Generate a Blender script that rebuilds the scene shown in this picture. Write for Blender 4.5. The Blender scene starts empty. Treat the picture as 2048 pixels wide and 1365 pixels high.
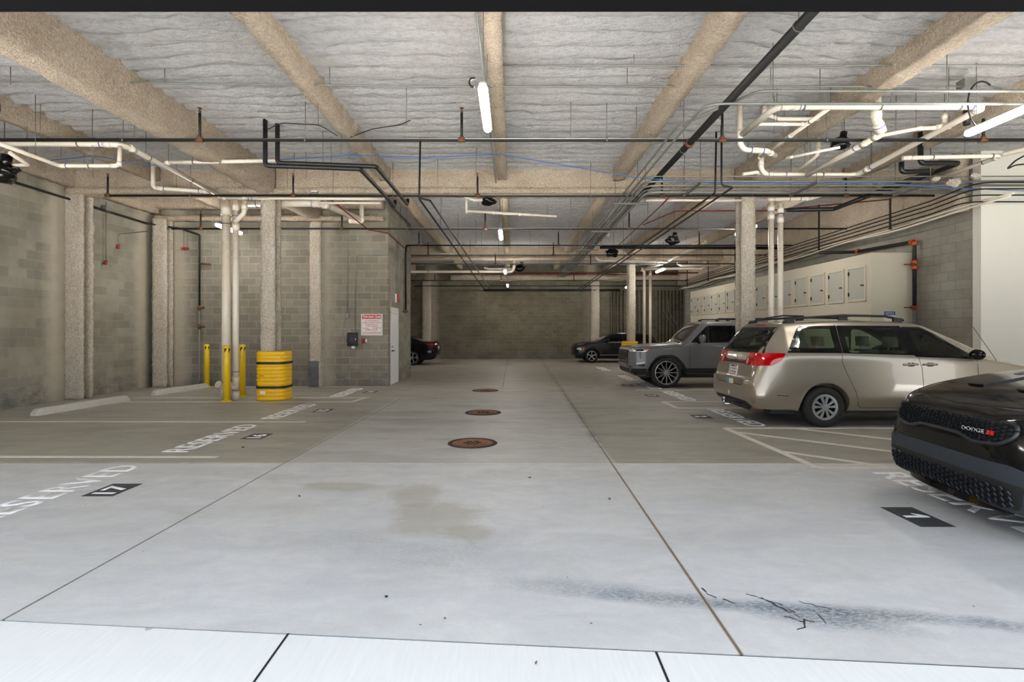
import bpy, bmesh, math, random
from mathutils import Vector, Matrix, noise
from mathutils.bvhtree import BVHTree
random.seed(7)
PI = math.pi
C = bpy.context.scene.collection
F, U0, V0, H = 1090.0, 1025.0, 662.0, 1.56     # focal length in pixels, vanishing point, eye height

def at(u, v, Y):            # point at distance Y seen at pixel u,v
    return Vector(((u-U0)*Y/F, Y, H-(v-V0)*Y/F))
def yz(v, Z):               # distance of a point of height Z seen at row v
    return F*(H-Z)/(v-V0)
def az(u, v, Z):
    return at(u, v, yz(v, Z))
def fl(u, v):               # floor point
    return az(u, v, 0.0)

# ---------------------------------------------------------------- helpers
def lin(c):
    c = c/255.0
    return c/12.92 if c <= 0.04045 else ((c+0.055)/1.055)**2.4
def rgb(r, g, b): return (lin(r), lin(g), lin(b), 1.0)

def link_mesh(name, me, m, parent=None):
    o = bpy.data.objects.new(name, me)
    C.objects.link(o)
    if m:
        for mm in (m if isinstance(m, (list, tuple)) else [m]): me.materials.append(mm)
    if parent: o.parent = parent
    return o
def obj(name, bm, m, parent=None, smooth=False, recalc=True, angle=None):
    me = bpy.data.meshes.new(name)
    if recalc: bmesh.ops.recalc_face_normals(bm, faces=bm.faces)
    bm.to_mesh(me); bm.free()
    if smooth or angle:
        for p in me.polygons: p.use_smooth = True
        if angle:
            try: me.set_sharp_from_angle(angle=math.radians(angle))
            except Exception: pass
    return link_mesh(name, me, m, parent)
def tag(o, label, cat, group=None):
    o['label'] = label; o['category'] = cat
    if group: o['group'] = group
    return o
def struct(o, label=None):
    o['kind'] = 'structure'
    if label: o['label'] = label
    return o
def thing(name, label, cat, loc=(0, 0, 0), rz=0.0, group=None):
    o = bpy.data.objects.new(name, None); C.objects.link(o)
    o.empty_display_size = 0.1
    o.location = loc; o.rotation_euler = (0, 0, rz)
    return tag(o, label, cat, group)
def dup(root, loc, rz=None, label=None, parent=None):
    r = root.copy(); C.objects.link(r); r.location = loc
    if rz is not None: r.rotation_euler = (0, 0, rz)
    if label: r['label'] = label
    if parent is not None: r.parent = parent
    for ch in list(root.children):
        c = ch.copy(); C.objects.link(c); c.parent = r
        for g in ch.children:
            d = g.copy(); C.objects.link(d); d.parent = c
    return r

def add_box(bm, a, b, mi=0):
    (x0, y0, z0), (x1, y1, z1) = a, b
    vs = [bm.verts.new(p) for p in ((x0,y0,z0),(x1,y0,z0),(x1,y1,z0),(x0,y1,z0),(x0,y0,z1),(x1,y0,z1),(x1,y1,z1),(x0,y1,z1))]
    for q in ((3,2,1,0),(4,5,6,7),(0,1,5,4),(1,2,6,5),(2,3,7,6),(3,0,4,7)):
        f = bm.faces.new([vs[i] for i in q]); f.material_index = mi
    return vs
def box(name, a, b, m, parent=None, bevel=0.0):
    bm = bmesh.new(); add_box(bm, a, b)
    if bevel: bmesh.ops.bevel(bm, geom=bm.edges[:], offset=bevel, segments=2, affect='EDGES', profile=0.5)
    return obj(name, bm, m, parent, angle=35 if bevel else None)

def fillet(pts, rad):
    pts = [Vector(p) for p in pts]
    if len(pts) < 3 or rad <= 0: return pts
    out = [pts[0]]
    for i in range(1, len(pts)-1):
        p, a, b = pts[i], pts[i-1], pts[i+1]
        d1 = (a-p); d2 = (b-p)
        l1, l2 = d1.length, d2.length
        if l1 < 1e-6 or l2 < 1e-6: continue
        d1.normalize(); d2.normalize()
        ang = d1.angle(d2)
        if ang > PI-0.03: out.append(p); continue
        t = min(rad/math.tan(ang/2), l1*0.48, l2*0.48)
        s, e = p+d1*t, p+d2*t
        n = 6
        for k in range(n+1):
            w = k/n
            out.append(s*(1-w)**2 + p*2*w*(1-w) + e*w*w)
    out.append(pts[-1])
    return out
def add_tube(bm, pts, r, seg=10, rad=0.0, caps=True):
    pts = fillet(pts, rad)
    n = len(pts)
    rings = []
    t0 = (pts[1]-pts[0]).normalized()
    up = Vector((0, 0, 1)) if abs(t0.z) < 0.9 else Vector((1, 0, 0))
    nrm = t0.cross(up).normalized()
    prev = t0
    for i in range(n):
        if i == 0: t = t0
        elif i == n-1: t = (pts[i]-pts[i-1]).normalized()
        else: t = ((pts[i]-pts[i-1]).normalized()+(pts[i+1]-pts[i]).normalized()).normalized()
        q = prev.rotation_difference(t); nrm = (q @ nrm).normalized(); prev = t
        bn = t.cross(nrm)
        k = 1.0
        if 0 < i < n-1:
            c = (pts[i]-pts[i-1]).normalized().dot(t); k = 1/max(c, 0.5)
        rr = r[i] if isinstance(r, (list, tuple)) else r
        rings.append([bm.verts.new(pts[i]+(nrm*math.cos(2*PI*j/seg)+bn*math.sin(2*PI*j/seg))*rr) for j in range(seg)])
    for i in range(n-1):
        for j in range(seg):
            f = bm.faces.new((rings[i][j], rings[i][(j+1) % seg], rings[i+1][(j+1) % seg], rings[i+1][j])); f.smooth = True
    if caps:
        bm.faces.new(rings[0][::-1]); bm.faces.new(rings[-1])
def tube(name, pts, r, m, parent=None, seg=10, rad=0.0):
    bm = bmesh.new(); add_tube(bm, pts, r, seg, rad)
    return obj(name, bm, m, parent, recalc=False)
def add_lathe(bm, prof, seg=32, c=(0, 0, 0), axis='Z', a0=0.0, caps=True):
    # prof: list of (radius, height)
    rings = []
    for r, h in prof:
        ring = []
        for j in range(seg):
            a = a0+2*PI*j/seg; x, y = r*math.cos(a), r*math.sin(a)
            p = (x, y, h) if axis == 'Z' else ((x, h, y) if axis == 'Y' else (h, x, y))
            ring.append(bm.verts.new(Vector(p)+Vector(c)))
        rings.append(ring)
    for i in range(len(rings)-1):
        for j in range(seg):
            f = bm.faces.new((rings[i][j], rings[i][(j+1) % seg], rings[i+1][(j+1) % seg], rings[i+1][j])); f.smooth = True
    if caps and prof[0] != prof[-1]:
        if prof[0][0] > 1e-4: bm.faces.new(rings[0][::-1])
        if prof[-1][0] > 1e-4: bm.faces.new(rings[-1])
    bmesh.ops.remove_doubles(bm, verts=bm.verts[:], dist=1e-6)
def prism(bm, poly, z0, z1, mi=0):
    a = [bm.verts.new((p[0], p[1], z0)) for p in poly]; b = [bm.verts.new((p[0], p[1], z1)) for p in poly]
    n = len(poly)
    fs = [bm.faces.new(a[::-1]), bm.faces.new(b)]
    for i in range(n): fs.append(bm.faces.new((a[i], a[(i+1) % n], b[(i+1) % n], b[i])))
    for f in fs: f.material_index = mi

# ---------------------------------------------------------------- node helpers
class NT:
    def __init__(s, name):
        s.m = bpy.data.materials.new(name); s.m.use_nodes = True
        s.t = s.m.node_tree; s.n = s.t.nodes; s.l = s.t.links
        s.b = s.n['Principled BSDF']
        s.tc = None
    def put(s, sock, v):
        if v is None: return
        if hasattr(v, 'links') or isinstance(v, bpy.types.NodeSocket): s.l.new(v, sock)
        else:
            if hasattr(sock.default_value, '__len__') and not hasattr(v, '__len__'): v = [v]*len(sock.default_value)
            if hasattr(sock.default_value, '__len__'): v = list(v)[:len(sock.default_value)] if len(v) >= len(sock.default_value) else list(v)+[1.0]
            sock.default_value = v
    def co(s, kind='Object'):
        if not s.tc: s.tc = s.n.new('ShaderNodeTexCoord')
        return s.tc.outputs[kind]
    def math(s, op, a, b=None, c=None, clamp=False):
        n = s.n.new('ShaderNodeMath'); n.operation = op; n.use_clamp = clamp
        s.put(n.inputs[0], a); s.put(n.inputs[1], b)
        if c is not None: s.put(n.inputs[2], c)
        return n.outputs[0]
    def sep(s, v):
        n = s.n.new('ShaderNodeSeparateXYZ'); s.l.new(v, n.inputs[0]); return n.outputs
    def comb(s, x=0.0, y=0.0, z=0.0):
        n = s.n.new('ShaderNodeCombineXYZ'); s.put(n.inputs[0], x); s.put(n.inputs[1], y); s.put(n.inputs[2], z); return n.outputs[0]
    def mapv(s, v, scale=(1, 1, 1), loc=(0, 0, 0), rot=(0, 0, 0)):
        n = s.n.new('ShaderNodeMapping'); s.l.new(v, n.inputs[0])
        n.inputs['Scale'].default_value = scale; n.inputs['Location'].default_value = loc; n.inputs['Rotation'].default_value = rot
        return n.outputs[0]
    def noise(s, v=None, scale=5.0, detail=4.0, rough=0.55, dist=0.0):
        n = s.n.new('ShaderNodeTexNoise'); s.l.new(v if v is not None else s.co(), n.inputs['Vector'])
        n.inputs['Scale'].default_value = scale; n.inputs['Detail'].default_value = detail
        n.inputs['Roughness'].default_value = rough; n.inputs['Distortion'].default_value = dist
        return n.outputs[0]
    def vor(s, v=None, scale=5.0, feat='F1'):
        n = s.n.new('ShaderNodeTexVoronoi'); s.l.new(v if v is not None else s.co(), n.inputs['Vector'])
        n.feature = feat; n.inputs['Scale'].default_value = scale
        return n.outputs[0]
    def ramp(s, f, stops, interp='LINEAR'):
        n = s.n.new('ShaderNodeValToRGB'); s.l.new(f, n.inputs[0]); r = n.color_ramp; r.interpolation = interp
        while len(r.elements) < len(stops): r.elements.new(0.5)
        for e, (p, c) in zip(r.elements, stops):
            e.position = p; e.color = c if hasattr(c, '__len__') else (c, c, c, 1)
        return n.outputs[0]
    def mr(s, f, a, b, c=0.0, d=1.0):
        n = s.n.new('ShaderNodeMapRange'); s.put(n.inputs[0], f)
        for i, x in enumerate((a, b, c, d)): n.inputs[i+1].default_value = x
        return n.outputs[0]
    def mix(s, f, a, b, mode='MIX'):
        n = s.n.new('ShaderNodeMix'); n.data_type = 'RGBA'; n.blend_type = mode
        s.put(n.inputs[0], f); s.put(n.inputs[6], a); s.put(n.inputs[7], b); return n.outputs[2]
    def bump(s, h, strength=0.3, dist=0.02, prev=None):
        n = s.n.new('ShaderNodeBump'); n.inputs['Strength'].default_value = strength; n.inputs['Distance'].default_value = dist
        s.put(n.inputs['Height'], h)
        if prev is not None: s.l.new(prev, n.inputs['Normal'])
        return n.outputs[0]
    def out(s, col=None, rough=None, normal=None, metal=None, **kw):
        s.put(s.b.inputs['Base Color'], col); s.put(s.b.inputs['Roughness'], rough)
        if normal is not None: s.l.new(normal, s.b.inputs['Normal'])
        s.put(s.b.inputs['Metallic'], metal)
        for k, v in kw.items(): s.put(s.b.inputs[k.replace('_', ' ')], v)
        return s.m

def plain(name, col, rough=0.5, metal=0.0, var=0.10, scale=20.0, bump=0.0, **kw):
    n = NT(name)
    f = n.noise(scale=scale, detail=3)
    c2 = tuple(max(0, x*(1-var*2)) for x in col[:3])+(1,)
    c = n.mix(f, c2, col)
    nm = n.bump(n.noise(scale=scale*4, detail=3), bump, 0.004) if bump else None
    return n.out(c, rough, nm, metal, **kw)

M = {}
def m_spray(name, c1, c2, sc=26.0, strength=1.0):
    n = NT(name)
    g = n.noise(n.co(), 2.2, 4, 0.6)
    base = n.mix(n.mr(g, 0.32, 0.68), c1, c2)
    a = n.noise(n.co(), sc, 5, 0.75)
    b = n.vor(n.co(), sc*1.9)
    h = n.math('ADD', a, n.math('MULTIPLY', b, 0.55))
    col = n.mix(n.mr(a, 0.36, 0.62), n.mix(1.0, base, rgb(214, 208, 200), 'MULTIPLY'), base)
    st = n.mr(n.noise(n.co(), 5.5, 3, 0.6), 0.62, 0.75)
    col = n.mix(n.math('MULTIPLY', st, 0.35), col, rgb(140, 112, 82))
    return n.out(col, 0.95, n.bump(h, strength, 0.035))
M['spray'] = m_spray('beam_fireproofing', rgb(230, 214, 194), rgb(212, 194, 172))
M['column_spray'] = m_spray('column_fireproofing', rgb(232, 224, 212), rgb(214, 202, 184), 20.0)
M['dark_spray'] = m_spray('bare_patch_fireproofing', rgb(150, 154, 158), rgb(96, 102, 110), 34.0)
def m_deck():
    n = NT('ceiling_fireproofing')
    v = n.mapv(n.co(), (0.55, 1.6, 1.0))
    g = n.noise(n.co(), 0.55, 3, 0.6)
    base = n.mix(n.mr(g, 0.35, 0.65), rgb(238, 236, 238), rgb(244, 240, 236))
    a = n.noise(v, 16.0, 6, 0.78)
    b = n.noise(v, 55.0, 3, 0.7)
    tan = n.mr(n.noise(n.mapv(n.co(), (0.5, 1, 1)), 2.6, 5, 0.7), 0.55, 0.72)
    col = n.mix(n.math('MULTIPLY', tan, 0.28), base, rgb(196, 176, 150))
    col = n.mix(n.mr(a, 0.54, 0.40, 0, 0.4), col, rgb(180, 176, 178))
    h = n.math('ADD', a, n.math('MULTIPLY', b, 0.35))
    return n.out(col, 0.95, n.bump(h, 1.0, 0.10))
M['deck'] = m_deck()

def m_cmu(name, axis, c1, c2, mortar, off=0.0, zoff=0.0, bumpk=0.5, over=()):
    n = NT(name)
    x, y, z = n.sep(n.co())
    u = x if axis == 'X' else y
    vec = n.comb(n.math('ADD', u, off), n.math('ADD', z, zoff), 0.0)
    b = n.n.new('ShaderNodeTexBrick'); n.l.new(vec, b.inputs['Vector'])
    b.offset = 0.5; b.inputs['Scale'].default_value = 1.0
    b.inputs['Brick Width'].default_value = 0.4064; b.inputs['Row Height'].default_value = 0.2032
    b.inputs['Mortar Size'].default_value = 0.010; b.inputs['Mortar Smooth'].default_value = 0.3
    b.inputs['Bias'].default_value = -0.1
    b.inputs['Color1'].default_value = c1; b.inputs['Color2'].default_value = c2; b.inputs['Mortar'].default_value = mortar
    g = n.noise(n.co(), 0.9, 5, 0.65)
    col = n.mix(n.mr(g, 0.3, 0.7, 0.0, 0.45), b.outputs['Color'], rgb(150, 136, 112), 'MULTIPLY')
    # whitish efflorescence and darker smears
    e = n.noise(n.mapv(n.co(), (0.8, 0.8, 2.2)), 3.2, 6, 0.7)
    col = n.mix(n.mr(e, 0.60, 0.78, 0, 0.35), col, rgb(196, 192, 184))
    d = n.noise(n.mapv(n.co(), (1.0, 1.0, 0.6), (3, 1, 7)), 1.7, 5, 0.65)
    col = n.mix(n.mr(d, 0.56, 0.75, 0, 0.35), col, rgb(104, 102, 98))
    # splash-back dirt on the lowest courses
    lo = n.mr(n.math('ADD', z, n.math('MULTIPLY', n.noise(n.co(), 2.4, 4, 0.6), 0.9)), 0.55, 1.1, 1.0, 0.0)
    blotch = n.mr(n.noise(n.mapv(n.co(), (1, 1, 1.8)), 2.9, 7, 0.8), 0.44, 0.60)
    col = n.mix(n.math('MULTIPLY', n.math('MULTIPLY', lo, blotch), 0.7), col, rgb(96, 104, 110))
    for cc in over:
        dd = n.math('ADD', n.math('ABSOLUTE', n.math('SUBTRACT', u, cc)), n.math('MULTIPLY', n.noise(n.co(), 3.0, 5, 0.7), 0.35))
        col = n.mix(n.mr(dd, 0.30, 0.62, 0.65, 0.0), col, rgb(206, 196, 178))
    f = n.noise(n.co(), 120.0, 3, 0.7)
    col = n.mix(0.35, col, n.mix(f, rgb(120, 118, 114), rgb(255, 252, 246)), 'MULTIPLY')
    h = n.math('ADD', n.math('MULTIPLY', b.outputs['Fac'], -1.0), n.math('MULTIPLY', f, 0.25))
    return n.out(col, 0.9, n.bump(h, bumpk, 0.008))
cA, cB, cM = rgb(158, 153, 143), rgb(136, 132, 124), rgb(188, 175, 142)
M['cmu_x'] = m_cmu('block_wall_facing_opening', 'X', cA, cB, cM, 0.11, over=(-5.35, -9.45))
M['cmu_y'] = m_cmu('block_wall_side', 'Y', rgb(176, 171, 158), rgb(148, 145, 136), rgb(176, 169, 150), 0.05, over=(12.1, 14.9))
M['cmu_far'] = m_cmu('block_wall_far', 'X', rgb(138, 132, 114), rgb(122, 117, 101), rgb(150, 143, 120), 0.2, over=(-4.5, 4.35))
M['cmu_right'] = m_cmu('block_wall_right', 'Y', rgb(170, 168, 158), rgb(158, 155, 146), rgb(150, 147, 138), 0.3)

M['black_steel'] = plain('black_steel_pipe', rgb(20, 19, 18), 0.6, 0.0, 0.2, 30, 0.2)
M['black_pvc'] = plain('black_plastic_pipe', rgb(32, 33, 34), 0.4, 0.0, 0.25, 12)
M['rust'] = plain('rusty_fitting', rgb(122, 82, 56), 0.8, 0.1, 0.3, 40, 0.5)
M['orange'] = plain('orange_coupling', rgb(196, 84, 34), 0.55, 0.0, 0.15, 40)
M['galv'] = plain('galvanised_conduit', rgb(150, 152, 146), 0.6, 0.5, 0.18, 14)
M['rod'] = plain('threaded_rod', rgb(120, 116, 108), 0.55, 0.5, 0.2, 60)
M['red_pipe'] = plain('red_conduit', rgb(132, 32, 30), 0.5, 0.1, 0.15)
M['blue_cable'] = plain('blue_cable', rgb(60, 110, 190), 0.5)
M['black_cable'] = plain('black_cable', rgb(22, 22, 22), 0.5)
def m_pvc():
    n = NT('cream_plastic_pipe')
    g = n.noise(n.co(), 3.0, 5, 0.7)
    # dust lies on the upward faces
    ge = n.n.new('ShaderNodeNewGeometry')
    nz = n.sep(ge.outputs['Normal'])[2]
    dust = n.math('MULTIPLY', n.mr(nz, 0.15, 0.9), n.mr(n.noise(n.co(), 9, 4, 0.6), 0.25, 0.6))
    col = n.mix(n.mr(g, 0.3, 0.7), rgb(226, 214, 196), rgb(238, 230, 218))
    col = n.mix(n.math('MULTIPLY', dust, 0.75), col, rgb(168, 138, 100))
    return n.out(col, 0.35)
M['pvc'] = m_pvc()
M['primer'] = plain('purple_primer', rgb(90, 84, 160), 0.4)
M['clamp'] = plain('steel_clamp', rgb(120, 118, 112), 0.5, 0.6)
M['yellow_plastic'] = plain('yellow_plastic_guard', rgb(250, 194, 6), 0.32, 0, 0.05, 6)
M['yellow_paint'] = plain('yellow_painted_steel', rgb(246, 206, 30), 0.3, 0, 0.06, 8)
M['strap'] = plain('black_strap', rgb(22, 24, 30), 0.5)
M['black'] = plain('matt_black', rgb(14, 14, 15), 0.6)
M['white'] = plain('white_paper', rgb(232, 232, 232), 0.6, 0, 0.03)
M['white_paint'] = plain('white_wall_paint', rgb(226, 222, 212), 0.7, 0, 0.02, 2)
M['locker'] = plain('pale_locker_paint', rgb(196, 188, 168), 0.6, 0, 0.02, 2)
M['locker_door'] = plain('grey_locker_door', rgb(172, 171, 158), 0.5, 0, 0.02, 2)
M['door'] = plain('white_door_paint', rgb(232, 234, 236), 0.4, 0, 0.02)
M['header'] = plain('dark_lintel_paint', rgb(9, 9, 12), 0.9, 0, 0.2, 3, Specular_IOR_Level=0.1)
M['stop'] = plain('wheel_stop_concrete', rgb(206, 204, 194), 0.9, 0, 0.12, 9, 0.5)
def m_roadpaint(name, c, wear=0.25):
    n = NT(name)
    a = n.noise(n.co(), 14, 6, 0.75)
    col = n.mix(n.mr(a, 0.35, 0.7, 0, wear), c, rgb(160, 160, 156))
    return n.out(col, 0.65)
M['line'] = m_roadpaint('floor_line_paint', rgb(222, 216, 204), 0.5)
M['letter'] = m_roadpaint('stencil_letter_paint', rgb(252, 253, 255), 0.10)
M['patch'] = m_roadpaint('black_number_patch_paint', rgb(40, 42, 48), 0.12)

# concrete with lines and stains given in floor coordinates
def m_floor():
    n = NT('garage_floor_concrete')
    co = n.co(); x, y, z = n.sep(co)
    base = n.mix(n.mr(n.noise(co, 0.35, 4, 0.6), 0.3, 0.7), rgb(206, 207, 205), rgb(218, 219, 219))
    tro = n.noise(n.mapv(co, (0.7, 1.6, 1)), 1.8, 7, 0.72, 0.6)
    base = n.mix(n.mr(tro, 0.38, 0.64, 0, 0.28), base, rgb(158, 162, 172))
    fine = n.noise(co, 60, 6, 0.8)
    base = n.mix(0.35, base, n.mix(fine, rgb(150, 150, 150), rgb(255, 255, 255)), 'MULTIPLY')
    mot = n.noise(co, 7.0, 8, 0.78)
    base = n.mix(n.mr(mot, 0.36, 0.62, 0.0, 0.30), base, rgb(168, 172, 182))
    mo2 = n.noise(n.mapv(co, (1, 1, 1), (9, 4, 2)), 2.6, 7, 0.75)
    base = n.mix(n.mr(mo2, 0.50, 0.68, 0.0, 0.28), base, rgb(178, 172, 158))
    # inner pour is a darker, warmer, tyre-worn slab
    inner = n.mr(y, 6.405, 6.42)
    stall = n.math('ADD', n.mr(x, -2.72, -2.68, 1, 0), n.mr(x, 1.2, 1.24, 0, 1), clamp=True)
    stall = n.math('MULTIPLY', stall, n.mr(n.math('ADD', y, n.math('MULTIPLY', n.noise(co, 0.7, 4, .6), 2.0)), 9.0, 15.0, 1.0, 0.25))
    inner = n.math('MULTIPLY', inner, n.math('ADD', n.math('MULTIPLY', stall, 0.42), 0.40))
    base = n.mix(inner, base, rgb(138, 135, 118))
    deep = n.mr(n.math('ADD', y, n.math('MULTIPLY', n.noise(co, 0.8, 4, .6), 3.0)), 12.0, 18.0, 0, 0.6)  # floor colour darkens toward the back: dirt plus painted-in fall-off of light
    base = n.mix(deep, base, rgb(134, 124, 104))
    # wide soft oil and tyre dirt
    oil = n.noise(n.mapv(co, (0.35, 1.3, 1), (5, 2, 0)), 1.3, 6, 0.7)
    base = n.mix(n.math('MULTIPLY', n.mr(oil, 0.5, 0.72, 0, 0.6), n.mr(y, 5.5, 8.0, 0.25, 1.0)), base, rgb(112, 106, 96))
    def blob(cx, cy, rx, ry, rot=0.0, k=1.0, w=0.35, sc=3.0):
        dx, dy = n.math('SUBTRACT', x, cx), n.math('SUBTRACT', y, cy)
        ca, sa = math.cos(rot), math.sin(rot)
        a = n.math('ADD', n.math('MULTIPLY', dx, ca/rx), n.math('MULTIPLY', dy, sa/rx))
        b = n.math('ADD', n.math('MULTIPLY', dx, -sa/ry), n.math('MULTIPLY', dy, ca/ry))
        d = n.math('SQRT', n.math('ADD', n.math('MULTIPLY', a, a), n.math('MULTIPLY', b, b)))
        d = n.math('ADD', d, n.math('MULTIPLY', n.math('SUBTRACT', n.noise(co, sc, 5, 0.7), 0.5), 1.6))
        return n.mr(d, 1.0-w, 1.0+w*0.3, k, 0.0)
    # damp patches
    for cx, cy, rx, ry, rot in ((-1.72, 5.45, .42, .16, -0.15), (-0.92, 5.2, .26, .42, 0.1), (-0.62, 4.55, .42, .42, 0.3), (-0.35, 4.2, .22, .2, 0)):
        base = n.mix(blob(cx, cy, rx, ry, rot, 0.6), base, rgb(158, 154, 140))
    for cx, cy, rx, ry in ((3.2, 6.9, .25, .3), (-2.9, 10.2, 1.3, .4), (-3.4, 8.6, 1.6, .35), (2.7, 9.4, 1.0, .3)):
        base = n.mix(blob(cx, cy, rx, ry, 0, 0.35, 0.8), base, rgb(110, 102, 92))
    # tyre scuffs near the right joint
    g = n.noise(n.mapv(co, (2.2, 6, 1), (0, 0, 0), (0, 0, 0.35)), 12, 8, 0.85)
    for cx, cy, rx, ry, rot, k in ((1.62, 3.05, 1.5, .085, -0.155, 1.0), (2.9, 2.78, .5, .08, -0.3, 0.8), (0.4, 3.33, .7, .09, -0.18, .45), (1.72, 2.93, .5, .10, -0.28, .8), (-0.6, 3.85, 1.1, .35, -0.2, .30)):
        m_ = blob(cx, cy, rx, ry, rot, k, 0.8, 2.0)
        base = n.mix(n.math('MULTIPLY', m_, n.mr(g, 0.40, 0.54)), base, rgb(84, 96, 108))
    # joints
    def vline(x0, slope, w, y0, y1, k=1.0):
        d = n.math('ABSOLUTE', n.math('SUBTRACT', x, n.math('ADD', n.math('MULTIPLY', y, slope), x0)))
        d = n.math('ADD', d, n.math('MULTIPLY', n.math('SUBTRACT', n.noise(co, 25, 3, 0.6), 0.5), 0.004))
        m = n.mr(d, w, w*1.6, k, 0)
        return n.math('MULTIPLY', m, n.math('MULTIPLY', n.math('GREATER_THAN', y, y0), n.math('LESS_THAN', y, y1)))
    jl = vline(-2.80, 0.018, 0.006, 0, 13); jr = vline(1.06, 0.0165, 0.006, 0, 15); jc = vline(-0.27, 0.0, 0.02, 14.8, 30, .5)
    rust = vline(1.06, 0.0165, 0.011, 0, 7, .6)
    base = n.mix(rust, base, rgb(176, 150, 124))
    js = n.math('MAXIMUM', n.math('MAXIMUM', jl, jr), jc)
    dy = n.math('ABSOLUTE', n.math('SUBTRACT', y, n.math('ADD', 6.40, n.math('MULTIPLY', x, -0.012))))
    jt = n.math('MULTIPLY', n.mr(dy, 0.006, 0.012, 1, 0), n.mr(n.noise(co, 5, 4, 0.7), 0.4, 0.55))
    base = n.mix(n.math('MULTIPLY', jt, 0.7), base, rgb(224, 222, 214))
    d2 = n.math('ABSOLUTE', n.math('SUBTRACT', y, 15.6))
    js = n.math('MAXIMUM', js, n.mr(d2, 0.01, 0.03, 0.5, 0))
    base = n.mix(n.math('MULTIPLY', js, 0.8), base, rgb(66, 60, 54))
    # dark grime band beside the right joint
    dj = n.math('ABSOLUTE', n.math('SUBTRACT', x, n.math('ADD', n.math('MULTIPLY', y, 0.0165), 1.06)))
    grime = n.math('MULTIPLY', n.mr(dj, 0.02, 0.10, 1, 0), n.math('MULTIPLY', n.mr(y, 6.5, 8.0), n.mr(n.noise(co, 2.5, 4, .6), 0.4, 0.6)))
    base = n.mix(n.math('MULTIPLY', grime, 0.55), base, rgb(80, 78, 74))
    # specks
    sp = n.vor(co, 3.2)
    spk = n.mr(sp, 0.018, 0.03, 0.8, 0)
    base = n.mix(spk, base, rgb(70, 66, 60))
    rough = n.mr(tro, 0.3, 0.7, 0.38, 0.62)
    hh = n.math('SUBTRACT', n.math('MULTIPLY', fine, 0.25), js)
    return n.out(base, rough, n.bump(hh, 0.25, 0.006))
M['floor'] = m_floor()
def m_apron():
    n = NT('apron_concrete')
    co = n.co(); x, y, z = n.sep(co)
    br = n.noise(n.mapv(co, (9, 0.7, 1), (0, 0, 0), (0, 0, 0.5)), 6, 4, 0.6)
    base = n.mix(br, rgb(204, 206, 204), rgb(224, 226, 224))
    base = n.mix(n.mr(n.noise(co, 1.2, 4, 0.6), 0.3, 0.7, 0, 0.4), base, rgb(206, 208, 212))
    sp = n.vor(n.mapv(co, (1, 1, 1), (1.3, 0.7, 0)), 2.6)
    sp = n.math('ADD', sp, n.math('MULTIPLY', n.math('SUBTRACT', n.noise(co, 30, 3, .6), .5), 0.09))
    base = n.mix(n.mr(sp, 0.055, 0.07, 0.75, 0), base, rgb(150, 160, 164))
    return n.out(base, 0.75, n.bump(br, 0.15, 0.004))
M['apron'] = m_apron()
# ================================================================ camera
sc = bpy.context.scene
cd = bpy.data.cameras.new('camera'); cam = bpy.data.objects.new('camera', cd); C.objects.link(cam)
cam.location = (0, 0, H); cam.rotation_euler = (PI/2, 0, 0)
cd.sensor_width = 36.0; cd.lens = F/2048*36.0
cd.shift_x = -(U0-1024)/2048; cd.shift_y = -(682.5-V0)/2048
cd.clip_start = 0.05; cd.clip_end = 200
sc.camera = cam

# ================================================================ shell
XL, XR, YW, YF, ZC = -10.1, 9.5, 15.35, 30.3, 5.28
Y0 = 2.72                 # inner edge of opening
def wob(p, s, a): return noise.noise(Vector(p)*s)*a

def deck(name, x0, x1, y0, y1, dx, dy):
    nx = int((x1-x0)/dx)+1; ny = int((y1-y0)/dy)+1
    vs = []; fs = []
    for j in range(ny):
        y = y0+(y1-y0)*j/(ny-1)
        for i in range(nx):
            x = x0+(x1-x0)*i/(nx-1)
            w = noise.noise(Vector((x*0.9, y*0.9, 0)))*0.35 + noise.noise(Vector((x*3.1, y*2.1, 5)))*0.22
            ph = abs(math.sin(PI*(y/0.305+w)))
            h = 0.115*ph**0.42
            h += 0.030*noise.noise(Vector((x*4, y*8, 2))) + 0.020*noise.noise(Vector((x*10, y*17, 9)))
            vs.append((x, y, ZC-h+0.03))
    for j in range(ny-1):
        for i in range(nx-1):
            a = j*nx+i
            fs.append((a, a+nx, a+nx+1, a+1))
    me = bpy.data.meshes.new(name); me.from_pydata(vs, [], fs)
    for p in me.polygons: p.use_smooth = True
    return link_mesh(name, me, M['deck'])
struct(deck('ceiling', -10.4, 13.3, 2.3, 12.8, 0.10, 0.032))
struct(deck('ceiling', -10.4, 9.9, 12.8, 30.6, 0.2, 0.055))
struct(box('ceiling_slab', (-10.6, 2.3, 5.42), (13.4, 30.8, 5.62), M['deck']))

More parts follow.
